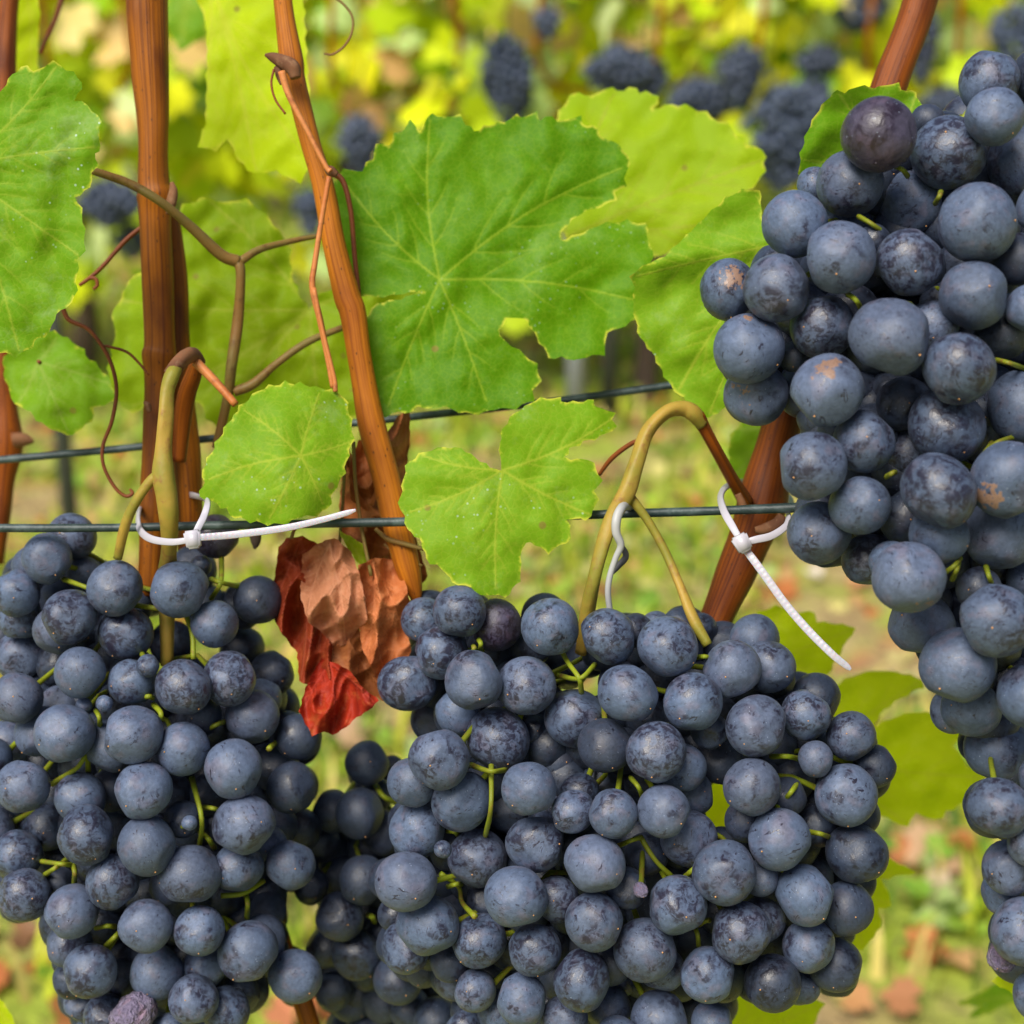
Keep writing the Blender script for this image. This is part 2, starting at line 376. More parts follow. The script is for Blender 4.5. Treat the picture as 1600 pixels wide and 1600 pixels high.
def leaf_obj(name, outline, junction, tips, depth, mat, tilt=(0, 0), curl=0.0, wave=.003, quilt=.0004, seed=1, spacing=5.0, step=9, amp=4.0, parent=None,
             vw=2.0, crumple=0.0, nsec=4, folds=()):
    rng = random.Random(seed)
    poly = tooth_outline(outline, step, amp, rng)
    xs = [p[0] for p in poly]; ys = [p[1] for p in poly]
    pts = list(poly); nb = len(poly); parr = np.array(poly)
    # veins
    segs = []
    jx, jy = junction
    for (tx, ty) in tips:
        L = math.hypot(tx - jx, ty - jy); ang = math.atan2(ty - jy, tx - jx); bend = rng.uniform(-.10, .10)
        pr = (jx, jy); N = 10; line = [pr]
        for i in range(1, N + 1):
            t = i / N; off = bend * L * math.sin(t * math.pi) * .5
            line.append((jx + (tx - jx) * t - math.sin(ang) * off, jy + (ty - jy) * t + math.cos(ang) * off))
        for i in range(N): segs.append((line[i], line[i + 1], vw * (1 - .72 * i / N), 1.0))
        for q in range(nsec):
            t = .22 + .68 * q / nsec
            for sd_ in (-1, 1):
                tt = t + (.05 if sd_ > 0 else 0); ii = min(int(tt * N), N - 1); bx, by = line[ii]
                l2 = L * (.46 - .30 * tt); a2 = ang + sd_ * R(44 + rng.uniform(-6, 6)); px_, py_ = bx, by
                for s in range(4):
                    a2 -= sd_ * .09; qx = px_ + math.cos(a2) * l2 / 4; qy = py_ + math.sin(a2) * l2 / 4
                    segs.append(((px_, py_), (qx, qy), vw * (.50 - .09 * s), .62 - .1 * s))
                    if s == 1:
                        for s3 in (-1, 1):
                            a3 = a2 + s3 * .8; segs.append(((qx, qy), (qx + math.cos(a3) * l2 * .28, qy + math.sin(a3) * l2 * .28), vw * .22, .30))
                    px_, py_ = qx, qy
    # interior points
    y = min(ys); row = 0
    while y < max(ys):
        x = min(xs) + (spacing / 2 if row % 2 else 0)
        while x < max(xs):
            qx, qy = x + rng.uniform(-.8, .8), y + rng.uniform(-.8, .8)
            if inside(poly, qx, qy) and np.min((parr[:, 0] - qx) ** 2 + (parr[:, 1] - qy) ** 2) > (spacing * .55) ** 2: pts.append((qx, qy))
            x += spacing
        y += spacing * .87; row += 1
    # points along the veins for crisp lines
    seen = set()
    for (ax, ay), (bx, by), wdt, st in segs:
        if st < .4: continue
        m = max(1, int(math.hypot(bx - ax, by - ay) / 2.6))
        for q in range(m):
            qx, qy = ax + (bx - ax) * q / m, ay + (by - ay) * q / m; key = (round(qx / 1.6), round(qy / 1.6))
            if key in seen or not inside(poly, qx, qy) or np.min((parr[:, 0] - qx) ** 2 + (parr[:, 1] - qy) ** 2) < 4: continue
            seen.add(key); pts.append((qx, qy))
    res = geometry.delaunay_2d_cdt([Vector(p) for p in pts], [(i, (i + 1) % nb) for i in range(nb)], [], 1, .5)
    vco = np.array([tuple(v) for v in res[0]]); faces = [tuple(f) for f in res[2]]
    dist = np.full(len(vco), 1e9); vein = np.zeros(len(vco))
    for a, b, wdt, st in segs:
        d = seg_dist(vco, a, b); vein = np.maximum(vein, st * np.clip(1 - (d / (wdt + .7)) ** 1.5, 0, 1))
        if st > .35: dist = np.minimum(dist, d + (1 - st) * 4)
    ed = np.full(len(vco), 1e9)
    for i in range(nb): ed = np.minimum(ed, seg_dist(vco, poly[i], poly[(i + 1) % nb]))
    edge = np.clip(1 - ed / 3.5, 0, 1)
    cx, cy = sum(xs) / nb, sum(ys) / nb; sc = max(max(xs) - min(xs), max(ys) - min(ys)) / 2
    V = []
    for (x, y), dv in zip(vco, dist):
        u, w_ = (x - cx) / 100, (y - cy) / 100
        dz = tilt[0] * u + tilt[1] * w_ + curl * (((x - cx) ** 2 + (y - cy) ** 2) / sc ** 2)
        dz += wave * noise.noise(Vector((x / 90 + seed * 7.7, y / 90, seed))) + wave * .45 * noise.noise(Vector((x / 38 + seed, y / 38, 3)))
        dz -= quilt * min(dv / 14, 1)
        if crumple:
            dz += crumple * .85 * (abs(noise.noise(Vector((x / 44 + seed, y / 120, seed * 2.2)))) * 2.2 + abs(noise.noise(Vector((x / 34 + y / 70 + seed, y / 60 - x / 80, 1)))) * .8 - .8)
        for (ax, ay, bx, by, hgt, wd) in folds:
            nx, ny = -(by - ay), (bx - ax); l = math.hypot(nx, ny); s = ((x - ax) * nx + (y - ay) * ny) / l
            dz += hgt * math.exp(-(s / wd) ** 2) if hgt < 50 else 0
        V.append(P(x, y, depth + dz))
    org = P(jx, jy, depth)
    o = mesh_obj(name, V, faces, mat, parent, origin=None if parent else org)
    fattr(o, 'vein', vein); fattr(o, 'edge', edge)
    return o

# ------------------------------------------------------------------ ground
g = mesh_obj('ground', [(-200, -20, 0), (200, -20, 0), (200, 300, 0), (-200, 300, 0)], [(0, 1, 2, 3)], M['ground'], smooth=False); tag(g, kind='structure')

LEAF2D = [(0, 0), (.18, -.22), (.48, -.30), (.50, -.02), (.78, .10), (.62, .34), (.66, .62), (.34, .60), (.16, .86), (0, 1.05), (-.16, .86), (-.34, .60), (-.66, .62), (-.62, .34), (-.78, .10), (-.50, -.02), (-.48, -.30), (-.18, -.22)]
def small_leaf(V, Fc, T, c, size, nrm, rot, tint, rng):
    z = nrm.normalized(); x = z.orthogonal().normalized(); x = Matrix.Rotation(rot, 3, z) @ x; y = z.cross(x); b = len(V)
    fold = rng.uniform(.1, .45); droop = rng.uniform(.05, .4)
    V.append(c + y * (.32 * size)); T.append(tint)
    for (u, w_) in LEAF2D:
        V.append(c + x * (u * size) + y * (w_ * size) + z * (size * (fold * abs(u) - droop * w_ * w_ * .6))); T.append(tint)
    n = len(LEAF2D)
    for i in range(n): Fc.append((b, b + 1 + i, b + 1 + (i + 1) % n))
def tint_attr(o, T):
    a = o.data.attributes.new('tint', 'FLOAT_COLOR', 'POINT'); fl = []
    for t in T: fl += [t[0], t[1], t[2], 1]
    a.data.foreach_set('color', fl)
TINTS = [((.52, .68, .01), 7), ((.70, .80, .01), 8), ((.90, .85, .02), 6), ((.30, .54, .01), 3), ((.50, .66, .22), 4), ((.90, .62, .24), 4), ((.62, .36, .14), 1), ((.16, .28, .02), 1), ((.60, .70, .32), 3)]
def pick(rng, tints=TINTS):
    t = rng.choices([q[0] for q in tints], [q[1] for q in tints])[0]; f = rng.uniform(.8, 1.2)
    return tuple(min(.9, c * f) for c in t)
# rows of vines behind: each vine its own thing
def far_vine(x, y, seed, nleaf, z0, z1, width, label, canes=3, lsize=(.040, .075)):
    rng = random.Random(seed)
    root = empty('grapevine', (x, y, 0))
    tag(root, label, 'grapevine', 'grapevines in the rows behind')
    def TP(pts): return [(Vector(q[:3]), q[3]) for q in catmull(pts, 6)]
    tr_ = TP([(x, y, -.02, .026), (x + .02, y, .25, .022), (x - .02, y + .02, .48, .020), (x, y, .62, .022)])
    tubes('trunk', [tr_], M['trunk'], root, sides=9, wob=.3)
    for i in range(canes):
        cx = x + (i - (canes - 1) / 2) * width / canes * .9 + rng.uniform(-.04, .04)
        tubes('cane', [TP([(x + (cx - x) * .3, y, .60, .006), (cx, y - .16, .66, .006), (cx + rng.uniform(-.04, .04), y - .20, .95, .0055), (cx + rng.uniform(-.06, .06), y - .18, 1.35, .005)])], M['cane_mid'], root, sides=7, wob=.1)
    V, Fc, T = [], [], []
    for i in range(nleaf):
        z = z0 + (z1 - z0) * rng.random() ** .85
        c = Vector((x + rng.uniform(-.5, .5) * width * 1.15, y + rng.gauss(0, .11), z))
        if z < .50 and rng.random() < .5: continue
        nrm = Vector((rng.gauss(0, .7), -1 + rng.gauss(0, .5), rng.gauss(.35, .5)))
        small_leaf(V, Fc, T, c, rng.uniform(*lsize), nrm, rng.uniform(0, 6.28), pick(rng), rng)
    o = mesh_obj('foliage', V, Fc, M['far_leaf'], root, smooth=False); tint_attr(o, T)
    return root
vl = ['blurred grapevine at far left behind the big pale leaf', 'blurred grapevine behind the two left canes', 'blurred grapevine with yellow leaves above the big central leaf',
      'blurred grapevine with a hanging bunch right of centre', 'blurred grapevine behind the upper end of the right cane', 'blurred grapevine at the right edge behind the large bunch']
for i, x in enumerate([-1.42, -.86, -.30, .26, .82, 1.38]):
    far_vine(x, 3.2, 40 + i, 560, .20, 1.25, .58, vl[i], lsize=(.045, .078))
for i, x in enumerate([-2.0, -1.2, -.4, .4, 1.2, 2.0]):
    far_vine(x, 5.3, 60 + i, 420, .25, 1.6, .8, 'farther grapevine of the next row, %s' % ['at the left edge', 'above the left canes', 'above the central leaf, left part', 'above the central leaf, right part', 'right of the hanging far bunch', 'at the right edge'][i], lsize=(.06, .11))
for i, x in enumerate([-3.2, -1.6, 0, 1.6, 3.2]):
    far_vine(x, 8.6, 80 + i, 420, .2, 1.9, 1.6, 'farthest grapevine of the last row, %s' % ['outermost left', 'left of the middle', 'in the middle', 'right of the middle', 'outermost right'][i], lsize=(.11, .18))

def far_bunch(px, py, w_, h_, y, seed, label):
    rng = random.Random(seed); c = at_y(px, py, y); s = y / F * 1.04
    W_, H_ = w_ * s / 2, h_ * s / 2; V, Fc = [], []; bmu = bmesh.new(); bmesh.ops.create_icosphere(bmu, subdivisions=2, radius=1)
    uv_ = [v.co.copy() for v in bmu.verts]; uf = [tuple(v.index for v in f.verts) for f in bmu.faces]; bmu.free()
    placed = []; tries = 0; r = .0092
    while tries < 5000 and len(placed) < 130:
        tries += 1; t = rng.uniform(-1, 1); prof = math.sqrt(max(0, 1 - t * t)) * (1.0 if t > 0 else (1 + t * .35))
        th = rng.uniform(0, 6.28); prof *= rng.uniform(.45, 1) * (1 + .5 * noise.noise(Vector((th * 1.0, t * 2, seed)))) * 1.12; q = Vector((math.cos(th) * W_ * prof, math.sin(th) * W_ * prof * .8, t * H_))
        if all((q - p_).length > r * 1.5 for p_ in placed): placed.append(q)
    for q in placed:
        b = len(V); rr = r * rng.uniform(.85, 1.1)
        V += [c + q + u * rr for u in uv_]; Fc += [tuple(b + i for i in f) for f in uf]
    o = mesh_obj('grape_bunch', V, Fc, M['grape_far'], origin=c)
    o.data.transform(Matrix.Scale(1 / .008, 4)); o.scale = (.008,) * 3
    tag(o, label, 'grape bunch', 'blurred bunches hanging on the vines behind')
    st = tubes('stalk', [[(c + Vector((0, 0, H_ * .7)), .0025), (c + Vector((0, 0, H_ + .05)), .0025), (c + Vector((.01, .03, H_ + .10)), .002)]], M['stalk'], None, sides=6, wob=0, origin=c)
    st.parent = o; st.location = (0, 0, 0); st.data.transform(Matrix.Scale(1 / .008, 4))
for a in [(792, 128, 62, 130, 2.95, 1, 'long narrow blurred bunch hanging above the big central leaf'),
          (968, 112, 84, 70, 2.95, 2, 'blurred bunch above the yellow-green leaf, under dry leaves'),
          (1092, 162, 84, 66, 2.95, 3, 'blurred dark bunch just right above the yellow-green leaf'),
          (1156, 122, 54, 92, 2.9, 4, 'narrow blurred bunch left of the thin far orange cane'),
          (1232, 215, 104, 150, 2.8, 5, 'large blurred bunch left of the leaf behind the top grapes'),
          (1198, 152, 60, 60, 3.05, 6, 'small blurred bunch above the large far bunch'),
          (1342, 14, 74, 64, 3.05, 7, 'blurred bunch at the top edge left of the right cane'),
          (1586, 58, 56, 84, 2.95, 8, 'blurred bunch in the top right corner'),
          (1444, 80, 34, 110, 3.05, 9, 'thin blurred bunch just right of the right cane top'),
          (562, 228, 54, 84, 2.95, 10, 'small blurred bunch between the thin cane and the central leaf'),
          (172, 318, 84, 66, 2.9, 11, 'blurred bunch right of the big pale left leaf'),
          (204, 378, 46, 44, 2.95, 12, 'small blurred bunch left of the thick cane, below another'),
          (486, 330, 36, 70, 2.9, 13, 'small blurred bunch just left of the slanting cane'),
          (856, 38, 34, 44, 3.0, 14, 'tiny blurred bunch at the top middle'),
          (1278, 96, 46, 40, 3.0, 15, 'small blurred bunch right of the thin far orange canes'),
          (1262, 176, 70, 96, 3.0, 17, 'blurred bunch overlapping the right side of the large far bunch'),
          (1216, 252, 66, 84, 2.85, 18, 'lowest blurred bunch left of the leaf behind the top grapes'),
          (1010, 128, 50, 60, 3.05, 19, 'small blurred bunch touching the one above the yellow-green leaf'),
          (784, 172, 52, 70, 3.0, 20, 'lower end bunch under the long narrow far bunch'),
          (1500, 165, 100, 50, 2.95, 16, 'blurred bunch behind the topmost grapes at right')]:
    far_bunch(*a)
def up_post(name, px, py, r, y, z1, mat, label, cat, lean=0):
    b = at_y(px, py, y); b.z = -.02
    o = tubes(name, [[(Vector((b.x, y, -.02)), r), (Vector((b.x + lean * .5, y, z1 / 2)), r), (Vector((b.x + lean, y, z1)), r * .95)]], mat, None, sides=10, wob=.05)
    tag(o, label, cat)
up_post('stake', 103, 740, .0115, 2.0, .66, M['post_dark'], 'dark blurred stake left of the thick cane behind the wires', 'stake')
up_post('metal_post', 900, 570, .018, 3.05, .40, M['post_grey'], 'pale grey blurred post seen under the big central leaf', 'post')
up_post('wooden_post', 952, 560, .016, 3.1, .42, M['post_dark'], 'dark blurred post right beside the pale grey one', 'post')

# ------------------------------------------------------------------ ground cover and fallen leaves
rng = random.Random(5); V, Fc, T = [], [], []
for i in range(17000):
    y = rng.uniform(1.15, 6.0) ** 1.0; x = rng.uniform(-.42, .42) * y
    cl = noise.noise(Vector((x * 3.1, y * 3.1, 2)))
    if cl < rng.uniform(-.45, .15): continue
    b = len(V); a = rng.uniform(0, 6.28); h = rng.uniform(.02, .06); w_ = rng.uniform(.002, .005) * (1 + y * .2)
    dx, dy = math.cos(a), math.sin(a); ln = rng.uniform(.2, 1) * h
    V += [Vector((x - dy * w_, y + dx * w_, 0)), Vector((x + dy * w_, y - dx * w_, 0)), Vector((x + dx * ln * .4 + dy * w_ * .7, y + dy * ln * .4 - dx * w_ * .7, h * .6)), Vector((x + dx * ln * .4 - dy * w_ * .7, y + dy * ln * .4 + dx * w_ * .7, h * .6)), Vector((x + dx * ln, y + dy * ln, h))]
    Fc += [(b, b + 1, b + 2, b + 3), (b + 3, b + 2, b + 4)]; t = pick(rng, [((.32, .44, .02), 5), ((.52, .56, .04), 4), ((.66, .54, .16), 4), ((.12, .22, .03), 3)]); T += [t] * 5
o = mesh_obj('grass', V, Fc, M['far_leaf'], smooth=False); tint_attr(o, T); tag(o, 'short blurred grass between the vine rows', 'grass', kind='stuff')
V, Fc, T = [], [], []
for i in range(4200):
    y = rng.uniform(1.2, 7); x = rng.uniform(-.42, .42) * y
    if noise.noise(Vector((x * 3.1, y * 3.1, 2))) < -.2 + rng.uniform(-.2, .2): continue
    small_leaf(V, Fc, T, Vector((x, y, rng.uniform(.005, .03))), rng.uniform(.010, .026), Vector((rng.gauss(0, .35), rng.gauss(-.2, .35), 1)), rng.uniform(0, 6.28), pick(rng, [((.30, .46, .05), 5), ((.20, .36, .04), 4), ((.38, .48, .16), 2)]), rng)
o = mesh_obj('ground_cover', V, Fc, M['far_leaf'], smooth=False); tint_attr(o, T); tag(o, 'low broad-leaved weeds on the ground between rows', 'weeds', kind='stuff')
V, Fc, T = [], [], []
for i in range(2600):
    y = rng.uniform(1.2, 7.5); x = rng.uniform(-.42, .42) * y
    small_leaf(V, Fc, T, Vector((x, y, .006)), rng.uniform(.012, .035), Vector((rng.gauss(0, .3), rng.gauss(-.1, .3), 1)), rng.uniform(0, 6.28), pick(rng, [((.60, .35, .15), 4), ((.54, .18, .06), 4), ((.52, .44, .18), 4), ((.22, .11, .05), 5), ((.60, .54, .18), 2)]), rng)
o = mesh_obj('leaf_litter', V, Fc, M['far_leaf'], smooth=False); tint_attr(o, T); tag(o, 'dry leaf litter scattered over the ground', 'leaf litter', kind='stuff')
for (px, py, s, tnt, lab) in [(1425, 1560, .045, (.50, .22, .10), 'pinkish brown fallen leaf on the ground at bottom right'), (1395, 1325, .045, (.62, .24, .10), 'orange brown fallen leaf right of the central bunch'),
                              (1470, 1325, .075, (.66, .42, .24), 'large pale tan fallen leaf beside the lower right bunch'), (1330, 1555, .035, (.60, .30, .12), 'small orange fallen leaf under the central bunch edge'),
                              (1480, 1385, .05, (.60, .45, .30), 'dull tan fallen leaf among weeds at right'), (560, 1150, .06, (.66, .42, .26), 'pale brown fallen leaf below the red dried leaf'),
                              (1350, 905, .05, (.62, .30, .15), 'orange fallen leaf right of the white strap tail'), (90, 1590, .05, (.60, .24, .10), 'rusty fallen leaf at the bottom left corner'),
                              (460, 1590, .05, (.62, .24, .12), 'rusty fallen leaf below the left bunch'), (1270, 890, .03, (.75, .65, .58), 'tiny whitish fallen leaf beside the white strap tail'),
                              (400, 1010, .06, (.60, .38, .24), 'brown fallen leaf between left bunch and dried leaf'), (560, 1590, .05, (.66, .28, .16), 'reddish fallen leaf under the shaded bunch')]:
    V, Fc, T = [], [], []; c = ground_at(px, py, .02)
    small_leaf(V, Fc, T, c, s * .62, Vector((rng.gauss(0, .6), -.3, 1)), rng.uniform(0, 6.28), tnt, rng)
    o = mesh_obj('fallen_leaf', V, Fc, M['far_leaf'], origin=c, smooth=False); tint_attr(o, T); tag(o, lab, 'fallen leaf', 'fallen leaves on the ground')

# ------------------------------------------------------------------ canes
def cane_thing(name, label, cat, parts, group=None):
    """parts: (part name, [path...], material, sides, wob)"""
    p0 = parts[0][1][0][0]; root = empty(name, P(p0[0], p0[1], p0[3])); tag(root, label, cat, group)
    for nm, paths, mat, sides, wob in parts: tubes(nm, paths, M[mat], root, sides, wob)
    return root
G = 'upright brown canes of the near vine'
cane_thing('vine_cane', 'thick upright brown cane left of the twin, ending at the left bunch', 'cane', [
    ('stem', [D([(228, -60, 33), (231, 60, 31), (238, 180, 25), (240, 280, 24), (243, 308, 28), (242, 340, 24), (246, 420, 25), (250, 530, 24), (249, 556, 27), (248, 590, 23), (247, 650, 22), (240, 780, 21), (234, 930, 19)], .502)], 'cane', 24, .10),
    ('node', [D([(268, 285, 3), (270, 300, 7), (266, 320, 8), (262, 335, 3)], .492)], 'node', 10, .5),
    ('node', [D([(225, 628, 2), (230, 634, 5), (234, 644, 3)], .492)], 'node', 10, .5)], G)
cane_thing('vine_cane', 'slimmer reddish cane close behind the thick upright left cane', 'cane', [
    ('stem', [D([(262, 330, 17), (272, 430, 20), (274, 545, 22), (284, 650, 23), (296, 780, 21), (296, 860, 18), (290, 960, 15)], .514)], 'cane', 20, .14)], G)
cane_thing('vine_cane', 'long orange-brown slanting cane crossing left of the big leaf', 'cane', [
    ('stem', [D([(436, -60, 15), (444, 20, 15), (455, 95, 19), (462, 130, 16), (484, 220, 16), (505, 290, 17), (522, 380, 18), (542, 460, 21), (552, 490, 21), (562, 560, 19), (580, 660, 21), (604, 750, 22), (622, 830, 22), (638, 890, 20), (648, 925, 12), (652, 945, 5)], .487)], 'cane_mid', 22, .07),
    ('node', [D([(414, 86, 2), (425, 90, 7), (440, 97, 11), (456, 106, 12), (462, 122, 8)], .477)], 'node', 10, .5), ('node', [D([(432, 104, 5), (436, 118, 6), (440, 132, 3)], .478)], 'node', 10, .5), ('node', [D([(508, 262, 4), (516, 268, 8), (526, 274, 5)], .478)], 'node', 10, .5),
    ('side_stem', [D([(440, 112, 6), (452, 150, 5), (478, 200, 4.5), (508, 258, 4), (516, 268, 5)], .474)], 'shoot_orange', 10, .1),
    ('tendril', [D([(428, 108, 2), (424, 130, 1.8), (430, 155, 1.8), (446, 178, 1.8)], .476)], 'tendril_red', 8, 0)], G)
cane_thing('vine_cane', 'stout red-brown leaning cane tied with white strap behind right bunch', 'cane', [
    ('stem', [D([(1452, -60, 27), (1432, 20, 27), (1395, 118, 27), (1332, 300, 28), (1268, 500, 29), (1222, 660, 31), (1206, 720, 33), (1190, 785, 39), (1176, 830, 36), (1152, 890, 31), (1122, 960, 27), (1090, 1040, 24)], .500)], 'cane_dark', 26, .12),
    ('node', [D([(1222, 805, 8), (1214, 818, 10), (1196, 826, 9), (1180, 828, 5)], .478)], 'node', 10, .5), ('node', [D([(1152, 772, 5), (1160, 790, 6), (1164, 805, 3)], .482)], 'node', 10, .5)], G)
cane_thing('vine_cane', 'blurred reddish cane at the left edge below the pale leaf', 'cane', [
    ('stem', [D([(22, -60, 15), (12, 20, 15), (6, 110, 18), (4, 300, 18), (2, 520, 16), (6, 610, 18), (10, 690, 24), (4, 760, 18), (-8, 880, 13)], .580)], 'cane_dark', 16, .15),
    ('node', [D([(22, 690, 12), (38, 688, 10), (52, 690, 3)], .570)], 'node', 10, .5)], G)
cane_thing('vine_cane', 'brown cane showing under the right edge of the left bunch', 'cane', [
    ('stem', [D([(408, 1330, 12), (420, 1400, 13), (446, 1490, 14), (474, 1570, 16), (502, 1660, 17)], .528)], 'cane', 16, .12)], G)
# bunch-bearing and leaf-bearing stems
cane_thing('bunch_stem', 'yellow-green bent stem carrying the left bunch over the wire', 'stem', [
    ('stem', [[(276, 572, 9, .467), (268, 586, 12, .464), (261, 612, 11, .463), (259, 650, 12, .462), (254, 700, 13, .462), (254, 740, 17, .462), (260, 775, 15, .462), (263, 815, 14, .464), (264, 860, 14, .472), (262, 920, 13, .487), (262, 1040, 10, .490)]], 'stalk_tan', 16, .34),
    ('joint', [[(266, 586, 12, .466), (278, 568, 12, .466), (292, 556, 12, .470), (304, 556, 11, .476), (314, 566, 8, .479)]], 'node', 14, .3),
    ('spur', [[(308, 562, 9, .482), (302, 585, 13, .486), (292, 615, 14, .490), (284, 660, 13, .494), (280, 720, 10, .498)]], 'cane_dark', 14, .3),
    ('side_stem', [[(252, 738, 9, .462), (232, 756, 8, .462), (208, 792, 8, .463), (194, 826, 8, .465), (184, 872, 7, .470)]], 'stalk_tan', 12, .15),
    ('stub', [[(306, 566, 8, .474), (336, 596, 7, .472), (368, 632, 6, .470)]], 'shoot_orange', 10, .05)])
cane_thing('bunch_stem', 'arched stem from the right cane carrying the central bunch, red-brown then yellow', 'stem', [
    ('stem', [[(1098, 662, 10, .471), (1084, 645, 13, .469), (1066, 638, 12, .468), (1040, 645, 11, .466), (1012, 675, 11, .464), (996, 720, 11, .462), (980, 768, 13, .460), (958, 806, 12, .460), (944, 845, 12, .459), (930, 905, 11, .459), (918, 960, 11, .463), (908, 1020, 9, .468)]], 'stalk_tan', 16, .34),
    ('spur', [[(1166, 784, 12, .492), (1144, 748, 10, .484), (1120, 704, 9.5, .476), (1100, 668, 10, .472), (1090, 652, 12, .470), (1080, 643, 9, .469)]], 'cane_dark', 14, .16),
    ('side_stem', [[(984, 776, 8, .462), (1012, 812, 7, .462), (1038, 860, 7, .461), (1062, 915, 7, .458), (1082, 965, 9, .454), (1106, 1008, 8, .452)]], 'stalk_tan', 12, .2),
    ('tendril', [[(936, 742, 3, .478), (956, 716, 4, .474), (985, 694, 4, .470), (1002, 688, 4, .468)]], 'tendril_red', 8, 0)])
cane_thing('leaf_shoot', 'forked green-brown leaf stalks between the two left canes', 'shoot', [
    ('stem', [[(142, 266, 6, .478), (200, 286, 7, .482), (250, 315, 7, .484), (300, 356, 8, .49), (345, 398, 9, .495), (372, 409, 10, .497)],
              [(372, 408, 9, .497), (376, 430, 8, .497), (372, 500, 9, .50), (362, 570, 9, .50), (356, 620, 8, .503), (338, 700, 7, .506)]], 'stalk_brown', 12, .12),
    ('side_stem', [[(376, 408, 7, .497), (405, 390, 6, .50), (450, 378, 5, .505), (500, 368, 4, .51)]], 'stalk_brown', 10, .1),
    ('side_stem', [[(366, 612, 8, .503), (395, 600, 8, .503), (430, 570, 6, .505), (480, 535, 6, .508), (535, 512, 5, .512)]], 'stalk_brown', 10, .1)])
cane_thing('leaf_shoot', 'thin paired orange stalks hanging beside the slanting cane', 'shoot', [
    ('stem', [D([(514, 276, 4), (503, 340, 4), (492, 410, 4.5), (488, 448, 5), (500, 500, 5), (512, 560, 4.5), (520, 606, 4)], .474)], 'shoot_orange', 10, .1),
    ('side_stem', [D([(490, 450, 4), (505, 520, 3.5), (522, 590, 3.5), (524, 612, 4)], .473)], 'shoot_orange', 10, .1)])
cane_thing('leaf_shoot', 'dark red thin stalk curving down right of the slanting cane', 'shoot', [
    ('stem', [D([(518, 270, 5), (536, 284, 4.5), (548, 330, 4), (554, 400, 4), (562, 480, 4), (570, 600, 3.5)], .495)], 'tendril_red', 10, .1)])
cane_thing('tendril', 'long wavy dark red tendril with curled tip left of thick cane', 'tendril', [
    ('strand', [D([(98, 481, 4), (108, 500, 3.5), (137, 514, 3.2), (159, 540, 3.2), (175, 572, 3.2), (182, 611, 3.2), (175, 657, 3.2), (161, 696, 3), (162, 728, 2.8), (179, 761, 2.8), (196, 775, 2.8), (207, 771, 3), (203, 764, 2)], .488),
                D([(159, 540, 2.2), (172, 542, 2.2), (198, 550, 2.2), (216, 566, 2.0), (232, 586, 1.8)], .489)], 'tendril_red', 8, 0)])
cane_thing('tendril', 'short brown tendril with a tight curl left of the thick cane', 'tendril', [
    ('strand', [D([(228, 350, 4), (196, 376, 4), (166, 410, 3.6), (148, 428, 3.5), (124, 446, 3)], .51), D([(140, 434, 3), (150, 436, 3), (152, 446, 3), (146, 452, 2.6)], .508)], 'tendril_red', 8, 0)])
cane_thing('tendril', 'fine looped olive tendril at the top beside the slanting cane', 'tendril', [
    ('strand', [D([(514, -10, 2), (536, 6, 2), (550, 26, 2), (550, 50, 2), (538, 72, 2), (520, 85, 2), (506, 84, 1.6)], .50)], 'stalk_brown', 8, 0)])
cane_thing('tendril', 'dark slanting stalk at the top left corner', 'tendril', [
    ('strand', [D([(102, -20, 5), (86, 30, 4), (70, 66, 4), (62, 84, 3)], .60)], 'tendril_red', 8, 0)])

# wires
o = tubes('trellis_wire', [[(-60, 724, 6, .535), (160, 704, 6, .530), (330, 685, 6, .527), (600, 656, 6, .525), (850, 629, 6, .525), (1060, 601, 6, .525), (1300, 572, 6, .525), (1700, 524, 6, .525)]], M['wire'], sides=12, wob=.06)
tag(o, 'upper dark green wire, passing behind the canes', 'wire', 'trellis wires')
o = tubes('trellis_wire', [[(-60, 825, 6.5, .475), (150, 825, 6.5, .475), (340, 821, 6.8, .475), (640, 815, 7, .476), (935, 804, 7, .472), (1120, 798, 7, .460), (1290, 791, 8, .452), (1700, 770, 8, .450)]], M['wire'], sides=12, wob=.06)
tag(o, 'lower dark green wire, passing in front of the canes', 'wire', 'trellis wires')

# ------------------------------------------------------------------ leaves
GL = 'vine leaves on the near row'
def leaf(label, outline, junction, tips, depth, mat, group=GL, **kw):
    o = leaf_obj('vine_leaf', outline, junction, tips, depth, M[mat], **kw); tag(o, label, 'leaf', group); return o
big = [(536,266),(570,268),(572,253),(585,249),(587,225),(609,229),(617,212),(630,206),(639,188),(652,200),(660,207),(664,190),(675,178),(690,185),(716,180),(727,195),(742,207),(757,200),(772,195),(788,192),(806,180),(814,185),(836,176),(844,189),(862,182),(874,192),(904,182),(909,195),(934,202),(939,219),(958,221),(964,229),(982,244),(979,266),(975,279),(977,287),(960,300),(962,309),(945,319),(911,330),(885,349),(872,371),(878,377),(911,364),(938,352),(979,347),(1005,351),(1012,360),(1009,375),(1020,392),(1012,420),(1000,450),(994,497),(967,512),(945,520),(945,552),(915,556),(896,563),(877,556),(866,561),(855,550),(840,527),(825,501),(810,494),(791,497),(778,516),(784,531),(810,548),(836,569),(844,593),(832,610),(834,623),(806,636),(772,638),(748,646),(718,643),(690,632),(675,638),(652,634),(643,644),(622,642),(604,650),(588,640),(581,602),(578,561),(570,500),(589,475),(637,467),(662,452),(640,456),(600,462),(566,462),(545,430),(535,380),(528,330),(521,296)]
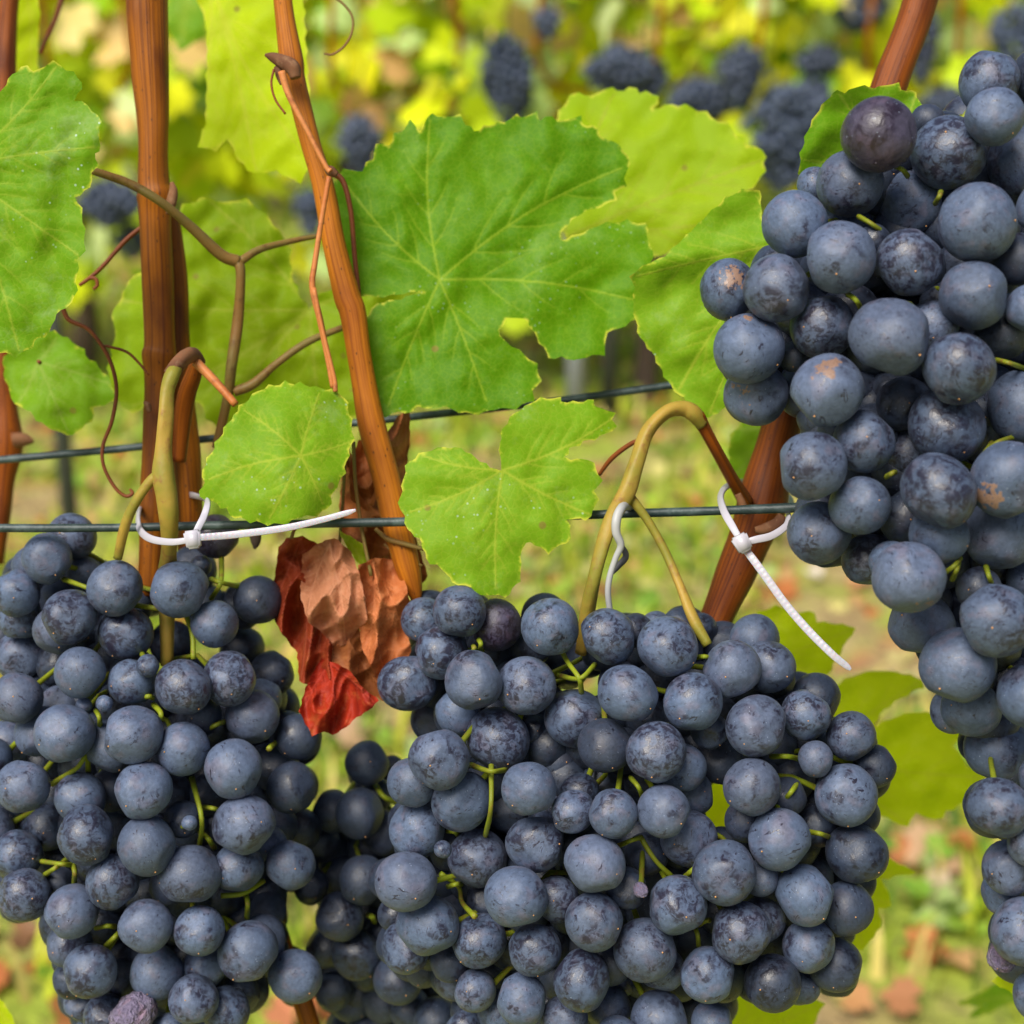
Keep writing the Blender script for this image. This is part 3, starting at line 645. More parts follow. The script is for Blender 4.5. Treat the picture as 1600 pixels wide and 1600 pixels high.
leaf('big green central leaf with deep side notches and pale radiating veins', big, (687, 437), [(672, 186), (972, 262), (996, 470), (760, 628), (542, 290), (606, 636)], .505, 'leaf_green',
     tilt=(.0022, -.003), wave=.0028, seed=3, step=10, amp=4.2, spacing=3.4, vw=1.7, quilt=.0005, nsec=3)
leaf('yellow-green leaf behind and right of the big central leaf', [(877,176),(885,161),(904,146),(926,152),(947,139),(964,144),(994,139),(999,146),(1029,150),(1020,172),(1050,165),(1080,169),(1122,190),(1142,203),(1166,229),(1181,229),(1195,245),(1190,265),(1184,284),(1165,297),(1129,330),(1090,365),(1050,390),(1010,405),(960,410),(900,390),(860,330),(850,220)],
     (880, 372), [(960, 145), (1190, 250), (1120, 350), (870, 200)], .560, 'leaf_yg_backlit', tilt=(-.002, -.004), wave=.003, seed=5, step=11, amp=6, spacing=6)
leaf('folded pale green leaf between the big leaf and the right bunch', [(1187,299),(1161,297),(1135,310),(1106,336),(1080,362),(1039,401),(1005,416),(986,431),(992,450),(990,480),(994,500),(1001,527),(1020,550),(1039,587),(1054,610),(1069,621),(1088,640),(1106,653),(1135,635),(1180,570),(1230,480),(1245,400),(1205,385),(1190,340)],
     (1236, 378), [(992, 432), (1060, 610), (1180, 305), (1108, 648)], .482, 'leaf_pale', tilt=(-.001, .002), wave=.003, seed=8, step=9, amp=3, spacing=4.6, folds=[(986, 425, 1236, 372, -.003, 26)])
leaf('green leaf behind the topmost grapes covering the right cane', [(1249,271),(1252,240),(1262,206),(1275,180),(1291,158),(1308,141),(1320,146),(1343,135),(1366,138),(1402,130),(1408,141),(1431,144),(1433,158),(1447,170),(1440,200),(1420,250),(1380,300),(1300,320),(1256,290)],
     (1400, 260), [(1310, 145), (1255, 250), (1430, 150)], .455, 'leaf_left', tilt=(.004, .004), wave=.004, seed=9, step=9, amp=3, spacing=4.6)
leaf('pale heart-shaped leaf with a side notch above the central bunch', [(787,734),(782,714),(782,692),(787,670),(806,646),(836,627),(874,621),(877,629),(904,630),(926,625),(930,638),(960,644),(955,656),(964,666),(937,681),(911,689),(889,700),(881,715),(892,719),(919,719),(930,734),(939,749),(928,767),(934,779),(926,797),(915,812),(900,808),(885,812),(892,842),(874,850),(859,863),(829,846),(816,850),(812,880),(813,899),(800,920),(790,932),(772,927),(752,930),(736,916),(707,909),(700,896),(683,882),(667,872),(660,846),(650,835),(637,827),(634,805),(626,797),(628,775),(630,760),(634,738),(641,722),(664,707),(694,700),(720,702),(742,716),(765,732)],
     (785, 735), [(956, 655), (926, 806), (775, 918), (640, 800), (660, 712)], .462, 'leaf_pale', tilt=(.003, -.003), wave=.0025, seed=12, step=9, amp=4.6, spacing=4.4, curl=.004)
leaf('round light green leaf hanging over the wire beside the cable tie', [(377,637),(395,618),(413,608),(445,600),(468,601),(500,608),(520,611),(538,622),(547,655),(551,685),(542,711),(538,730),(530,752),(517,775),(510,794),(495,804),(470,806),(448,816),(419,818),(383,810),(361,805),(354,794),(340,786),(325,780),(312,776),(320,754),(318,735),(331,709),(344,686),(357,662)],
     (470, 712), [(380, 640), (500, 612), (548, 690), (505, 790), (420, 812), (324, 750)], .460, 'leaf_pale', tilt=(.002, -.004), wave=.0025, seed=15, step=9, amp=4.8, spacing=4.4, curl=.006)
leaf('large dusty pale green leaf at the left edge', [(0,148),(20,117),(42,103),(54,114),(70,104),(81,98),(94,104),(112,116),(128,129),(120,145),(116,158),(136,166),(158,190),(150,208),(157,228),(147,240),(151,257),(143,270),(140,292),(116,309),(126,325),(130,358),(132,390),(120,406),(119,430),(117,452),(112,473),(94,484),(82,498),(77,518),(58,527),(49,540),(26,556),(0,548),(-60,500),(-90,350),(-60,200)],
     (-70, 262), [(88, 104), (150, 230), (124, 400), (30, 550)], .448, 'leaf_left', tilt=(.002, .001), wave=.003, seed=18, step=10, amp=4.6, spacing=4.6)
leaf('darker green pointed leaf below the large dusty left leaf', [(7,559),(30,540),(62,520),(84,518),(104,530),(130,546),(133,556),(153,575),(172,595),(180,625),(146,637),(143,657),(125,668),(114,680),(88,673),(65,660),(42,637),(23,631),(16,611),(7,585)],
     (60, 566), [(172, 600), (106, 674), (30, 628), (90, 525)], .520, 'leaf_dull', tilt=(.003, -.004), wave=.006, seed=21, step=9, amp=4, spacing=5)
leaf('wide olive-green leaf behind the thick left cane', [(286,322),(325,310),(350,318),(383,312),(413,335),(435,361),(452,390),(455,432),(465,458),(484,484),(500,462),(520,452),(556,392),(610,385),(668,408),(672,470),(640,520),(604,560),(580,640),(520,665),(440,655),(380,640),(345,672),(325,653),(312,626),(260,620),(227,631),(208,645),(192,634),(172,600),(170,575),(179,536),(182,514),(174,494),(195,458),(201,439),(224,426),(250,400),(270,350)],
     (484, 484), [(330, 316), (190, 470), (205, 636), (340, 660), (500, 656), (660, 410)], .548, 'leaf_olive', tilt=(0, -.002), wave=.007, seed=24, step=11, amp=4, spacing=5.5, vw=3)
leaf('lime green leaf hanging at the top between the left canes', [(300,-60),(309,0),(322,32),(324,70),(325,107),(323,150),(322,195),(309,228),(335,234),(357,216),(374,250),(396,270),(432,266),(468,286),(490,250),(486,180),(476,60),(470,-60),(380,-80)],
     (330, -30), [(315, 225), (400, 268), (474, 240)], .545, 'leaf_lime_backlit', tilt=(-.002, -.003), wave=.004, seed=27, step=10, amp=3.5, spacing=6, vw=3)
leaf('small green leaf behind the right cane above the cable tie', [(1142,680),(1161,658),(1200,661),(1250,650),(1270,700),(1230,770),(1190,790),(1155,752),(1138,732)],
     (1240, 668), [(1150, 740), (1150, 670)], .560, 'leaf_dull', wave=.005, seed=30, step=9, amp=3, spacing=6)
leaf('lime leaf behind the tail of the right cable tie', [(1185,958),(1211,947),(1227,951),(1235,961),(1255,956),(1272,958),(1277,972),(1305,975),(1337,981),(1324,1000),(1311,1021),(1293,1053),(1270,1056),(1238,1062),(1190,1060),(1150,1010)],
     (1180, 1040), [(1330, 984), (1220, 952), (1290, 1048)], .560, 'leaf_lime_backlit', tilt=(.002, .001), wave=.007, seed=33, step=10, amp=3, spacing=5.5)
leaf('large two-lobed lime leaf between the central and right bunches', [(1290,1085),(1311,1069),(1343,1053),(1374,1048),(1387,1052),(1400,1050),(1442,1063),(1442,1071),(1416,1084),(1380,1108),(1366,1132),(1369,1136),(1403,1119),(1437,1113),(1458,1119),(1474,1137),(1503,1145),(1490,1166),(1511,1197),(1540,1212),(1521,1246),(1477,1267),(1474,1278),(1448,1277),(1427,1269),(1419,1292),(1395,1282),(1369,1269),(1300,1290),(1220,1330),(1150,1330),(1096,1320),(1080,1260),(1130,1170),(1230,1100)],
     (1230, 1180), [(1435, 1066), (1535, 1215), (1415, 1285), (1110, 1290)], .565, 'leaf_lime_backlit', tilt=(.001, -.001), wave=.008, seed=36, step=11, amp=4, spacing=6)
leaf('lime leaf showing right of the lower central bunch', [(1387,1340),(1405,1350),(1432,1364),(1400,1368),(1377,1374),(1388,1395),(1393,1416),(1372,1419),(1376,1448),(1348,1485),(1300,1470),(1280,1400),(1310,1330),(1360,1320)],
     (1290, 1380), [(1425, 1362), (1390, 1412), (1350, 1478)], .560, 'leaf_lime_backlit', wave=.006, seed=39, step=10, amp=3, spacing=6)
leaf('lime leaf showing under the lowest central grapes', [(1117,1563),(1163,1540),(1220,1545),(1260,1555),(1287,1567),(1278,1585),(1267,1606),(1260,1660),(1120,1660),(1095,1600)],
     (1130, 1650), [(1280, 1570), (1180, 1545)], .560, 'leaf_lime_backlit', wave=.006, seed=42, step=10, amp=3, spacing=6)
leaf('small lime leaf under the bottom right grapes', [(1550,1534),(1565,1520),(1597,1518),(1630,1520),(1630,1550),(1584,1552)], (1625, 1535), [(1553, 1535)], .500, 'leaf_lime_backlit', wave=.003, seed=45, step=8, amp=2, spacing=5)
leaf('pale grey-green pointed leaf in the bottom right corner', [(1495,1568),(1525,1555),(1553,1537),(1584,1542),(1610,1550),(1600,1575),(1584,1568),(1565,1572),(1547,1584),(1513,1591),(1524,1578),(1532,1571),(1510,1571)], (1600, 1558), [(1500, 1568), (1518, 1589)], .700, 'leaf_left', wave=.004, seed=48, step=8, amp=2, spacing=5)
leaf('lime leaf tip in the bottom left corner', [(-30,1540),(0,1562),(14,1580),(28,1612),(-30,1640)], (-25, 1560), [(22, 1605)], .520, 'leaf_lime_backlit', wave=.003, seed=51, step=8, amp=2, spacing=5)
leaf('narrow yellow-green leaf above the large dusty left leaf', [(20,-30),(58,-30),(62,30),(58,80),(60,120),(24,150),(26,80),(10,40)], (40, -20), [(44, 130)], .60, 'leaf_lime_backlit', wave=.006, seed=54, step=10, amp=2, spacing=6)
leaf('grey-green leaf at the top edge right of the thick cane', [(262,-40),(320,-40),(322,20),(324,60),(300,66),(284,80),(268,60),(258,30)], (300, -30), [(285, 70)], .85, 'leaf_left', wave=.006, seed=57, step=10, amp=3, spacing=6)
# petioles that show
o = tubes('leaf_stalk', [[(62, 566, 3, .519), (44, 556, 3, .53), (20, 548, 3, .54)]], M['tendril_red'], sides=8, wob=0); tag(o, 'thin reddish stalk of the darker green left leaf', 'leaf stalk')
# dried leaves
def dried(label, parts):
    p0 = parts[0][1]; c = P(p0[0][0], p0[0][1], parts[0][3]); root = empty('dried_leaf', c); tag(root, label, 'dried leaf', 'dried leaves hanging over the middle')
    for i, (nm, outl, jn, dep, mat, tips, cr, lab) in enumerate(parts):
        o = leaf_obj(nm, outl, jn, tips, dep, M[mat], seed=70 + i + len(label), spacing=2.8, step=7, amp=1.8, wave=.004, crumple=cr, parent=root, vw=1.8, nsec=4)
        if lab: o['label'] = lab
dried('crumpled red and tan dried leaf hanging from the wire by the central bunch', [
    ('lobe', [(436,856),(448,842),(472,838),(496,850),(484,900),(490,960),(520,1010),(545,1040),(522,1056),(488,1072),(468,1064),(465,1020),(438,985),(420,950),(430,900)], (470, 842), .489, 'dry_darkred', [(470, 1060), (530, 1045), (425, 945)], .011, 'dark red curled lobe on the left'),
    ('lobe', [(474,868),(496,850),(522,841),(548,862),(562,900),(570,935),(574,968),(556,985),(546,1003),(520,1016),(505,988),(482,972),(470,930),(472,890)], (515, 850), .481, 'dry_tan', [(540, 1000), (480, 960), (562, 960)], .010, 'tan lobe in the middle'),
    ('lobe', [(560,884),(586,872),(612,874),(634,912),(640,945),(632,985),(642,1010),(632,1050),(616,1062),(588,1058),(566,1012),(560,965),(566,920)], (585, 880), .484, 'dry_orange', [(600, 1050), (635, 1000), (575, 1020)], .010, 'orange brown lobe on the right'),
    ('lobe', [(512,1000),(560,980),(582,1040),(612,1068),(604,1096),(574,1084),(540,1060),(520,1040)], (540, 990), .490, 'dry_brown', [(600, 1080)], .008, None),
    ('lobe', [(502,1030),(528,1038),(548,1050),(567,1076),(592,1094),(575,1110),(557,1120),(540,1136),(520,1148),(505,1142),(489,1150),(478,1130),(468,1112),(476,1081),(489,1052)], (515, 1035), .484, 'dry_red', [(520, 1146), (585, 1096), (475, 1110)], .012, 'bright red lower lobe')])
dried('brown withered leaf folded behind the lower slanting cane', [
    ('lobe', [(541,696),(556,720),(570,738),(590,712),(606,676),(622,650),(640,640),(640,690),(634,740),(638,800),(652,850),(668,900),(650,922),(606,890),(566,872),(534,840),(530,790),(536,740)], (610, 860), .503, 'dry_brown', [(545, 705), (635, 650), (540, 830)], .014, None),
    ('lobe', [(560,690),(590,672),(606,700),(600,760),(576,800),(548,780),(546,730)], (580, 680), .498, 'dry_brown', [(575, 795)], .010, None)])
dried('small pale withered leaf scrap under the wire beside the red leaf', [
    ('lobe', [(530,830),(546,838),(566,850),(576,872),(574,890),(560,880),(540,850)], (532, 832), .486, 'leaf_olive', [(572, 884)], .004, None)])
cane_thing('twig', 'thin dry brown twigs around the wire above the red leaf', 'twig', [
    ('strand', [D([(552, 690, 3), (556, 760, 3), (566, 830, 3), (580, 900, 3)], .480), D([(540, 700, 2.5), (536, 780, 2.5), (530, 850, 2.5)], .484),
                D([(586, 826, 3), (606, 842, 4), (632, 850, 4), (662, 858, 3)], .482), D([(600, 850, 2), (625, 870, 2.5), (660, 884, 2)], .486), D([(455, 842, 3), (462, 826, 2.5), (480, 822, 2)], .482)], 'stalk_brown', 8, .1)])
o = tubes('dried_fruit', [D([(352, 812, 2), (356, 822, 9), (366, 830, 8), (370, 836, 2)], .496), D([(392, 812, 2), (398, 826, 9), (400, 846, 8), (398, 858, 2)], .496)], M['trunk'], sides=10, wob=.4); tag(o, 'blackened shrivelled fruit remains under the round leaf', 'dried fruit')

# ------------------------------------------------------------------ cable ties and clip
def strap(name, pts, mat, parent, width_axis='cam', thick=.0004):
    """flat band: pts (px, py, half-width px, depth, twist degrees)"""
    q = catmull(pts, 10); V, Fc, U = [], [], []; L = 0; pr = None
    P3 = [P(a[0], a[1], a[3]) for a in q]; n = len(q)
    for i, a in enumerate(q):
        t = (P3[min(i + 1, n - 1)] - P3[max(i - 1, 0)]).normalized(); view = (P3[i] - CAM).normalized()
        s = t.cross(view).normalized(); nrm = s.cross(t)
        tw = R(a[4]); s2 = s * math.cos(tw) + nrm * math.sin(tw); n2 = s2.cross(t)
        w = a[2] * .9 * a[3] / F
        if i: L += (P3[i] - P3[i - 1]).length
        for (u, h) in ((-1, .6), (-.8, 1), (.8, 1), (1, .6), (1, -.6), (.8, -1), (-.8, -1), (-1, -.6)):
            V.append(P3[i] + s2 * (u * w) + n2 * (h * thick)); U.append((u, L))
    for i in range(n - 1):
        for s_ in range(8): Fc.append((i * 8 + s_, i * 8 + (s_ + 1) % 8, (i + 1) * 8 + (s_ + 1) % 8, (i + 1) * 8 + s_))
    Fc.append(tuple(range(8))[::-1]); Fc.append(tuple((n - 1) * 8 + s_ for s_ in range(8)))
    o = mesh_obj(name, V, Fc, mat, parent); put_uv(o, U); return o
def tie_head(px, py, d, ang, hw, parent):
    bm = bmesh.new(); bmesh.ops.create_cube(bm, size=1)
    for v in bm.verts:
        v.co.x *= hw * 2 * (1 if v.co.y > 0 else .82); v.co.y *= hw * 2.1; v.co.z *= hw * .8
        if v.co.z > 0: v.co.x *= .82; v.co.y *= .82
    bmesh.ops.bevel(bm, geom=bm.edges[:], offset=hw * .22, segments=3, affect='EDGES')
    bmesh.ops.rotate(bm, verts=bm.verts, cent=(0, 0, 0), matrix=Matrix.Rotation(R(ang), 3, 'Z'))
    bm.transform(CAMR.to_4x4()); me = bpy.data.meshes.new('head'); bm.to_mesh(me); bm.free(); me.materials.append(M['nylon_plain'])
    me.polygons.foreach_set('use_smooth', [True] * len(me.polygons))
    o = bpy.data.objects.new('head', me); C.objects.link(o); o.parent = parent; o.location = P(px, py, d) - parent.location; return o
def cable_tie(label, head, loop, tail, hang):
    root = empty('cable_tie', P(head[0], head[1], head[2])); tag(root, label, 'cable tie', 'white cable ties on the lower wire')
    strap('loop', loop, M['nylon_plain'], root); strap('tail', tail, M['nylon'], root); tie_head(*head[:3], hang, head[3] * head[2] / F, root)
cable_tie('white cable tie round the left cane, its tail pointing right', (301, 843, .447, 15),
    [(301, 843, 5, .449, 0), (268, 847, 6, .451, 0), (236, 842, 6.5, .458, 10), (219, 828, 6.5, .468, 40), (216, 806, 6, .485, 70), (224, 786, 5, .515, 40), (255, 774, 5, .540, 0), (290, 772, 5, .520, 0), (316, 778, 5, .478, -50), (324, 786, 5.5, .456, -30), (319, 806, 6, .451, -15), (310, 824, 6, .449, 0), (303, 838, 5, .449, 0)],
    [(306, 840, 6, .447, 0), (360, 836, 6.5, .448, 0), (440, 826, 6.2, .446, 0), (500, 813, 5.5, .444, 0), (540, 802, 5, .443, 0), (556, 797, 2.5, .443, 0)], 8)
cable_tie('white cable tie round the right cane, its tail hanging down right', (1160, 849, .442, 15),
    [(1160, 849, 5, .446, 0), (1144, 822, 6.5, .449, 0), (1131, 798, 6.5, .455, 15), (1126, 776, 6, .468, 40), (1136, 760, 5.5, .49, 30), (1160, 754, 6, .53, 0), (1196, 756, 5, .545, 0), (1232, 776, 5, .530, 0), (1236, 796, 5, .482, -20), (1229, 798, 4, .462, -60), (1232, 806, 5, .455, -50), (1228, 822, 6, .450, -20), (1206, 837, 6.5, .447, 0), (1182, 843, 6.5, .446, 0), (1162, 848, 5, .446, 0)],
    [(1163, 856, 6.5, .444, 0), (1190, 892, 7, .442, 0), (1226, 942, 7, .440, 0), (1262, 984, 7, .438, 0), (1300, 1022, 6.5, .436, 0), (1322, 1040, 5.5, .436, 0), (1329, 1046, 2.5, .436, 0)], 28)
root = empty('wire_clip', P(975, 795, .458)); tag(root, 'white and grey plastic clip hooked over the wire above central bunch', 'clip')
tubes('hook', [[(986, 800, 4, .476), (982, 791, 6, .466), (972, 793, 7, .455), (964, 810, 7.5, .452), (963, 832, 7, .452), (970, 852, 6, .453), (962, 872, 5, .454), (953, 900, 5, .455), (950, 925, 5, .456), (953, 955, 5, .458)]], M['clip'], root, 12, .1)
tubes('tongue', [[(966, 846, 4, .456), (978, 868, 5, .458), (966, 884, 5, .459), (956, 896, 3, .459)]], M['clip_dark'], root, 10, .1)

# ------------------------------------------------------------------ grapes
def grape_mesh(seed, el):
    rng = random.Random(seed); bm = bmesh.new(); bmesh.ops.create_uvsphere(bm, u_segments=32, v_segments=22, radius=1)
    flats = [Vector((rng.gauss(0, 1), rng.gauss(0, 1), rng.gauss(0, .7))).normalized() for _ in range(4)]
    for v in bm.verts:
        z = v.co.z; v.co.z *= el
        for n_ in flats:
            d_ = v.co.dot(n_)
            if d_ > .88: v.co -= n_ * (d_ - .88) * .75
        f = 1 + .05 * noise.noise(v.co * 1.0 + Vector((seed * 3.3, 0, 0))) ; v.co *= f
        if z > .9: v.co.z -= (z - .9) * .9          # dimple at the stalk
    n0 = len(bm.faces)
    # stylar scar: a tiny nub at the tip
    bmesh.ops.create_icosphere(bm, subdivisions=1, radius=.032, matrix=Matrix.Translation((0, 0, -el * 1.0)))
    me = bpy.data.meshes.new('grape'); bm.to_mesh(me); bm.free()
    me.polygons.foreach_set('use_smooth', [True] * len(me.polygons)); me.polygons.foreach_set('material_index', [0] * n0 + [1] * (len(me.polygons) - n0))
    return me
BASE = [grape_mesh(i, e) for i, e in enumerate((1.0, 1.05, 1.10, .97, 1.03, 1.08))]
MESH = {}
for key in ('grape', 'grape_rub', 'grape_dark_and_shade', 'grape_purple', 'grape_scar'):
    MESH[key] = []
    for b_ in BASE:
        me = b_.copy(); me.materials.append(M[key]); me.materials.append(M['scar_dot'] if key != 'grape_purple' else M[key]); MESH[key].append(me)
me = BASE[1].copy(); bm = bmesh.new(); bm.from_mesh(me)
for v in bm.verts:
    f = 1 - .16 * abs(noise.noise(Vector((v.co.x * 1.3, v.co.y * 3.4, v.co.z * 1.2)))) * 2 - .05 * abs(noise.noise(v.co * 5)); v.co *= f
bm.to_mesh(me); bm.free(); me.materials.append(M['grape_shrivel']); me.materials.append(M['scar_dot']); MESH['shrivel'] = [me]

def bunch(name_label, grapes, prof, stalks, group, seed, fill_r, fill_d, dull=False, holes=()):  # dull: paint every back-layer grape in the shaded skin
    """grapes: (px, py, r_px, layer[, kind]); prof: (cx, cy, sx, sy, z0, bulge)"""
    rng = random.Random(seed); cx, cy, sx, sy, z0, bulge = prof
    root = empty('grape_bunch', P(cx, cy - sy, z0 + .03)); tag(root, name_label, 'grape bunch', group)
    placed = []   # cam-space x, y, depth, r
    def z_of(x, y): return z0 + bulge * (((x - cx) / sx) ** 2 + ((y - cy) / sy) ** 2)
    def solve(px, py, rp, z):
        for _ in range(6):
            x, y, r = (px - 800) / F * z, (py - 800) / F * z, rp / F * z; zz = z
            for (qx, qy, qz, qr, _p) in placed:
                d2 = (x - qx) ** 2 + (y - qy) ** 2; s = (r + qr) * .955
                if d2 < s * s: zz = max(zz, qz + math.sqrt(s * s - d2)) if qz <= z + 1e-6 or abs(qz - z) < s else zz
            if zz - z < 1e-5: break
            z = zz
        return z
    items = sorted(enumerate(grapes), key=lambda t: (t[1][3], t[0]))
    out = []
    for _, gq in items:
        px, py, rp, lay = gq[:4]; kind = gq[4] if len(gq) > 4 else None
        z = solve(px, py, rp, z_of(px, py) + lay * .0035); z = min(z, z0 + bulge * 2.2 + .042)
        placed.append(((px - 800) / F * z, (py - 800) / F * z, z, rp / F * z, (px, py))); out.append((px, py, rp, z, kind, lay))
    # grapes inside the bunch, seen only through the gaps
    for lv, (tst, dz) in enumerate(((1.1, fill_d), (1.2, fill_d + .013), (1.25, fill_d + .027))):
        y = cy - sy * 1.1 + lv * 17; row = lv
        while y < cy + sy * 1.1:
            x = cx - sx * 1.1 + (row % 2) * fill_r * .8
            while x < cx + sx * 1.15:
                fx, fy = x + rng.uniform(-7, 7), y + rng.uniform(-7, 7)
                ok = all(any((fx + math.cos(a) * fill_r * tst - q[0]) ** 2 + (fy + math.sin(a) * fill_r * tst - q[1]) ** 2 < (q[2] + 15) ** 2 for q in grapes) for a in [i * math.pi / 5 for i in range(10)])
                if ok and not any(math.hypot(fx - hx, fy - hy) < hr + fill_r * .8 for hx, hy, hr in holes): out.append((fx, fy, fill_r, z_of(fx, fy) + dz + rng.uniform(0, .005), 'inner', 9))
                x += fill_r * 1.6
            y += fill_r * 1.4; row += 1
    mass = []; count = 0
    for (px, py, rp, z, kind, lay) in out:
        r = rp * z / F
        tipd = Vector((rng.uniform(-.75, .75), rng.uniform(-1.0, .25), rng.uniform(.35, 1.0)))
        key = kind or ('grape_rub' if rng.random() < .42 else 'grape')
        if key == 'inner' or (lay >= 2 and kind is None): key = 'grape_dark_and_shade' if dull or kind == 'inner' or rng.random() < (.9 if lay > 2 else .45) else key  # inner and back layers take the darker skin: shade between grapes painted in
        rot = None
        if key == 'scar': key = 'grape_scar'
        wd = (CAMR @ tipd).normalized(); q = (-wd).to_track_quat('Z', 'Y').to_matrix() @ Matrix.Rotation(rng.uniform(0, 6.28), 3, 'Z')
        if key == 'grape_scar':      # local +X carries the scar: turn it to where the photograph shows it
            sdv = (CAMR @ Vector(SC.get((px, py), (.2, .3, .9)))).normalized(); q = sdv.to_track_quat('X', 'Z').to_matrix()
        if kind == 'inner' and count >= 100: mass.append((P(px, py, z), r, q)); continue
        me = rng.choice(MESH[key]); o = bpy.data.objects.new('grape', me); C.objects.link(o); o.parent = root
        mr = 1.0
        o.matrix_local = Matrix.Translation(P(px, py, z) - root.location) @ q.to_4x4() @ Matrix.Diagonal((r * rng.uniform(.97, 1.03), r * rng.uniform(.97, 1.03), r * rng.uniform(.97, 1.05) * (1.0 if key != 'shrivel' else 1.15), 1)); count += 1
        if key == 'shrivel': o['label'] = 'shrivelled purple grape'
        if key == 'grape_scar': o['label'] = 'grape with a brown scar'
    if len(mass):
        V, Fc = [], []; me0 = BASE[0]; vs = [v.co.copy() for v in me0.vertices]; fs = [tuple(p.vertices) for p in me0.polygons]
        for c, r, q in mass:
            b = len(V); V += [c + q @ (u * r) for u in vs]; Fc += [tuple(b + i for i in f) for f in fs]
        o = mesh_obj('inner_grape', V, Fc, M['grape_dark_and_shade'], root); o['kind'] = 'stuff'
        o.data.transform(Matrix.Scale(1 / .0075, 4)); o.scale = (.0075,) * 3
    # stalks: a main axis inside the bunch, a small stalk to every grape, and the ones that show between grapes
    V, Fc, U = [], [], []
    def midx(yy):
        w = [(q[0], math.exp(-((q[1] - yy) / 70) ** 2)) for q in grapes]; return sum(a * b for a, b in w) / sum(b for a, b in w)
    ax = [(midx(cy + sy * t), cy + sy * t, 6 - 3 * abs(t), z0 + bulge + .024) for t in (-.78, -.5, -.25, 0, .3, .6, .85)]
    axp = px_path(ax, 6); tube_geo(axp, V, Fc, U, 9, .1)
    for (px, py, rp, z, kind, lay) in out:
        if lay > 2 or rng.random() < .45: continue
        c = P(px, py, z); best = min(axp, key=lambda a: ((a[0] - c) - Vector((0, 0, .015))).length)[0]; d = (best - c)
        if d.length > .026: best = c + d.normalized() * .026; d = best - c
        back = CAMR @ Vector((0, 0, -1)); best = best + back * .008; d = best - c
        r = rp * z / F; dn = d.normalized(); s0 = c + dn * r * .9; mid = c + dn * (r + d.length) * .5 + Vector((rng.uniform(-.003, .003), 0, rng.uniform(-.001, .005)))
        tube_geo([(s0, .0013), (s0 + dn * .0012, .0009), (mid, .0007), (best, .0008)], V, Fc, U, 7, 0)
    for s in stalks:
        for (x0, y0) in s:
            pass
        pts = []
        if len(s) == 2: s = [s[0], ((s[0][0] + s[1][0]) / 2 + 2, (s[0][1] + s[1][1]) / 2 - 2), s[1]]
        for i, (x0, y0) in enumerate(s):
            zz = min([q[3] for q in out if q[5] < 2 and (q[0] - x0) ** 2 + (q[1] - y0) ** 2 < (q[2] * 1.7) ** 2] or [z_of(x0, y0)]) + (.0055 if 0 < i < len(s) - 1 else .0115)
            pts.append((x0, y0, 4.5 if i == 0 or i == len(s) - 1 else 3.8, zz))
        tube_geo(px_path(pts, 6), V, Fc, U, 9, .25, seed=s[0][0])
    o = mesh_obj('stalk', V, Fc, M['stalk'], root); put_uv(o, U)
    return root
SC = {(1138, 452): (.05, .35, .93), (1170, 544): (.28, .82, .5), (1182, 615): (-.62, -.1, .78), (1421, 903): (.25, -.88, .42), (1577, 750): (-.72, -.42, .55), (1293, 609): (-.25, .68, .68)}
L0 = [(73,873,39,0),(112,839,37.5,1),(52,885,34,2),(130,896,28,2),(180,919,44,0),(281,921,45,0),(26,926,37,0),(31,965,35,1),(109,964,43,0),(88,985,37,1),(197,990,42,1),(336,975,38,1),(403,938,38,3,'grape_dark_and_shade'),(338,838,35,3,'grape_purple'),(314,884,17,3),
 (32,1025,38,1),(125,1051,40,0),(27,1092,41,0),(207,1066,36,1),(231,1040,18,0),(286,1074,42,0),(358,1060,42,1),(425,1052,36,3,'grape_dark_and_shade'),(405,1092,34,2),(394,1120,43,1),(466,1151,37,3,'grape_dark_and_shade'),(92,1105,32,2),(101,1146,45,0),(62,1143,37,1),(163,1099,13,0),(131,1102,13,1),
 (208,1148,45,0),(172,1165,39,1),(286,1170,41,1),(365,1201,45,0),(312,1118,35,3),(12,1165,40,2),(36,1229,41,0),(125,1246,40,1),(224,1235,44,0),(172,1235,34,3),(455,1230,39,2,'grape_dark_and_shade'),(430,1200,37,3),(22,1277,32,2),(76,1292,38,2),(134,1304,44,0),(229,1321,45,0),(381,1289,47,0),(432,1290,34,3),(463,1295,30,3,'grape_dark_and_shade'),(420,1318,29,2),
 (27,1337,39,1),(176,1378,42,1),(297,1367,46,0),(373,1355,38,1),(454,1351,40,1),(38,1398,41,0),(113,1424,42,0),(264,1385,31,2),(227,1447,43,0),(312,1454,40,0),(417,1424,30,2,'grape_dark_and_shade'),(388,1487,46,0),(410,1468,38,1),(461,1525,42,0),(108,1476,36,1),(141,1517,42,0),(112,1530,30,2),(130,1566,29,2),(246,1519,42,1),(322,1510,34,2),(190,1530,31,3),
 (208,1588,37,0,'shrivel'),(303,1562,38,0),(352,1580,38,1),(376,1553,31,2),(165,1587,35,1),(262,1608,25,1),(145,1608,26,2),(92,1378,24,3),(285,1280,30,3),(296,1286,12,0),(340,1625,40,1),(60,1200,34,3),(-20,1190,40,1),(-20,1300,40,1),(-25,990,40,1)]
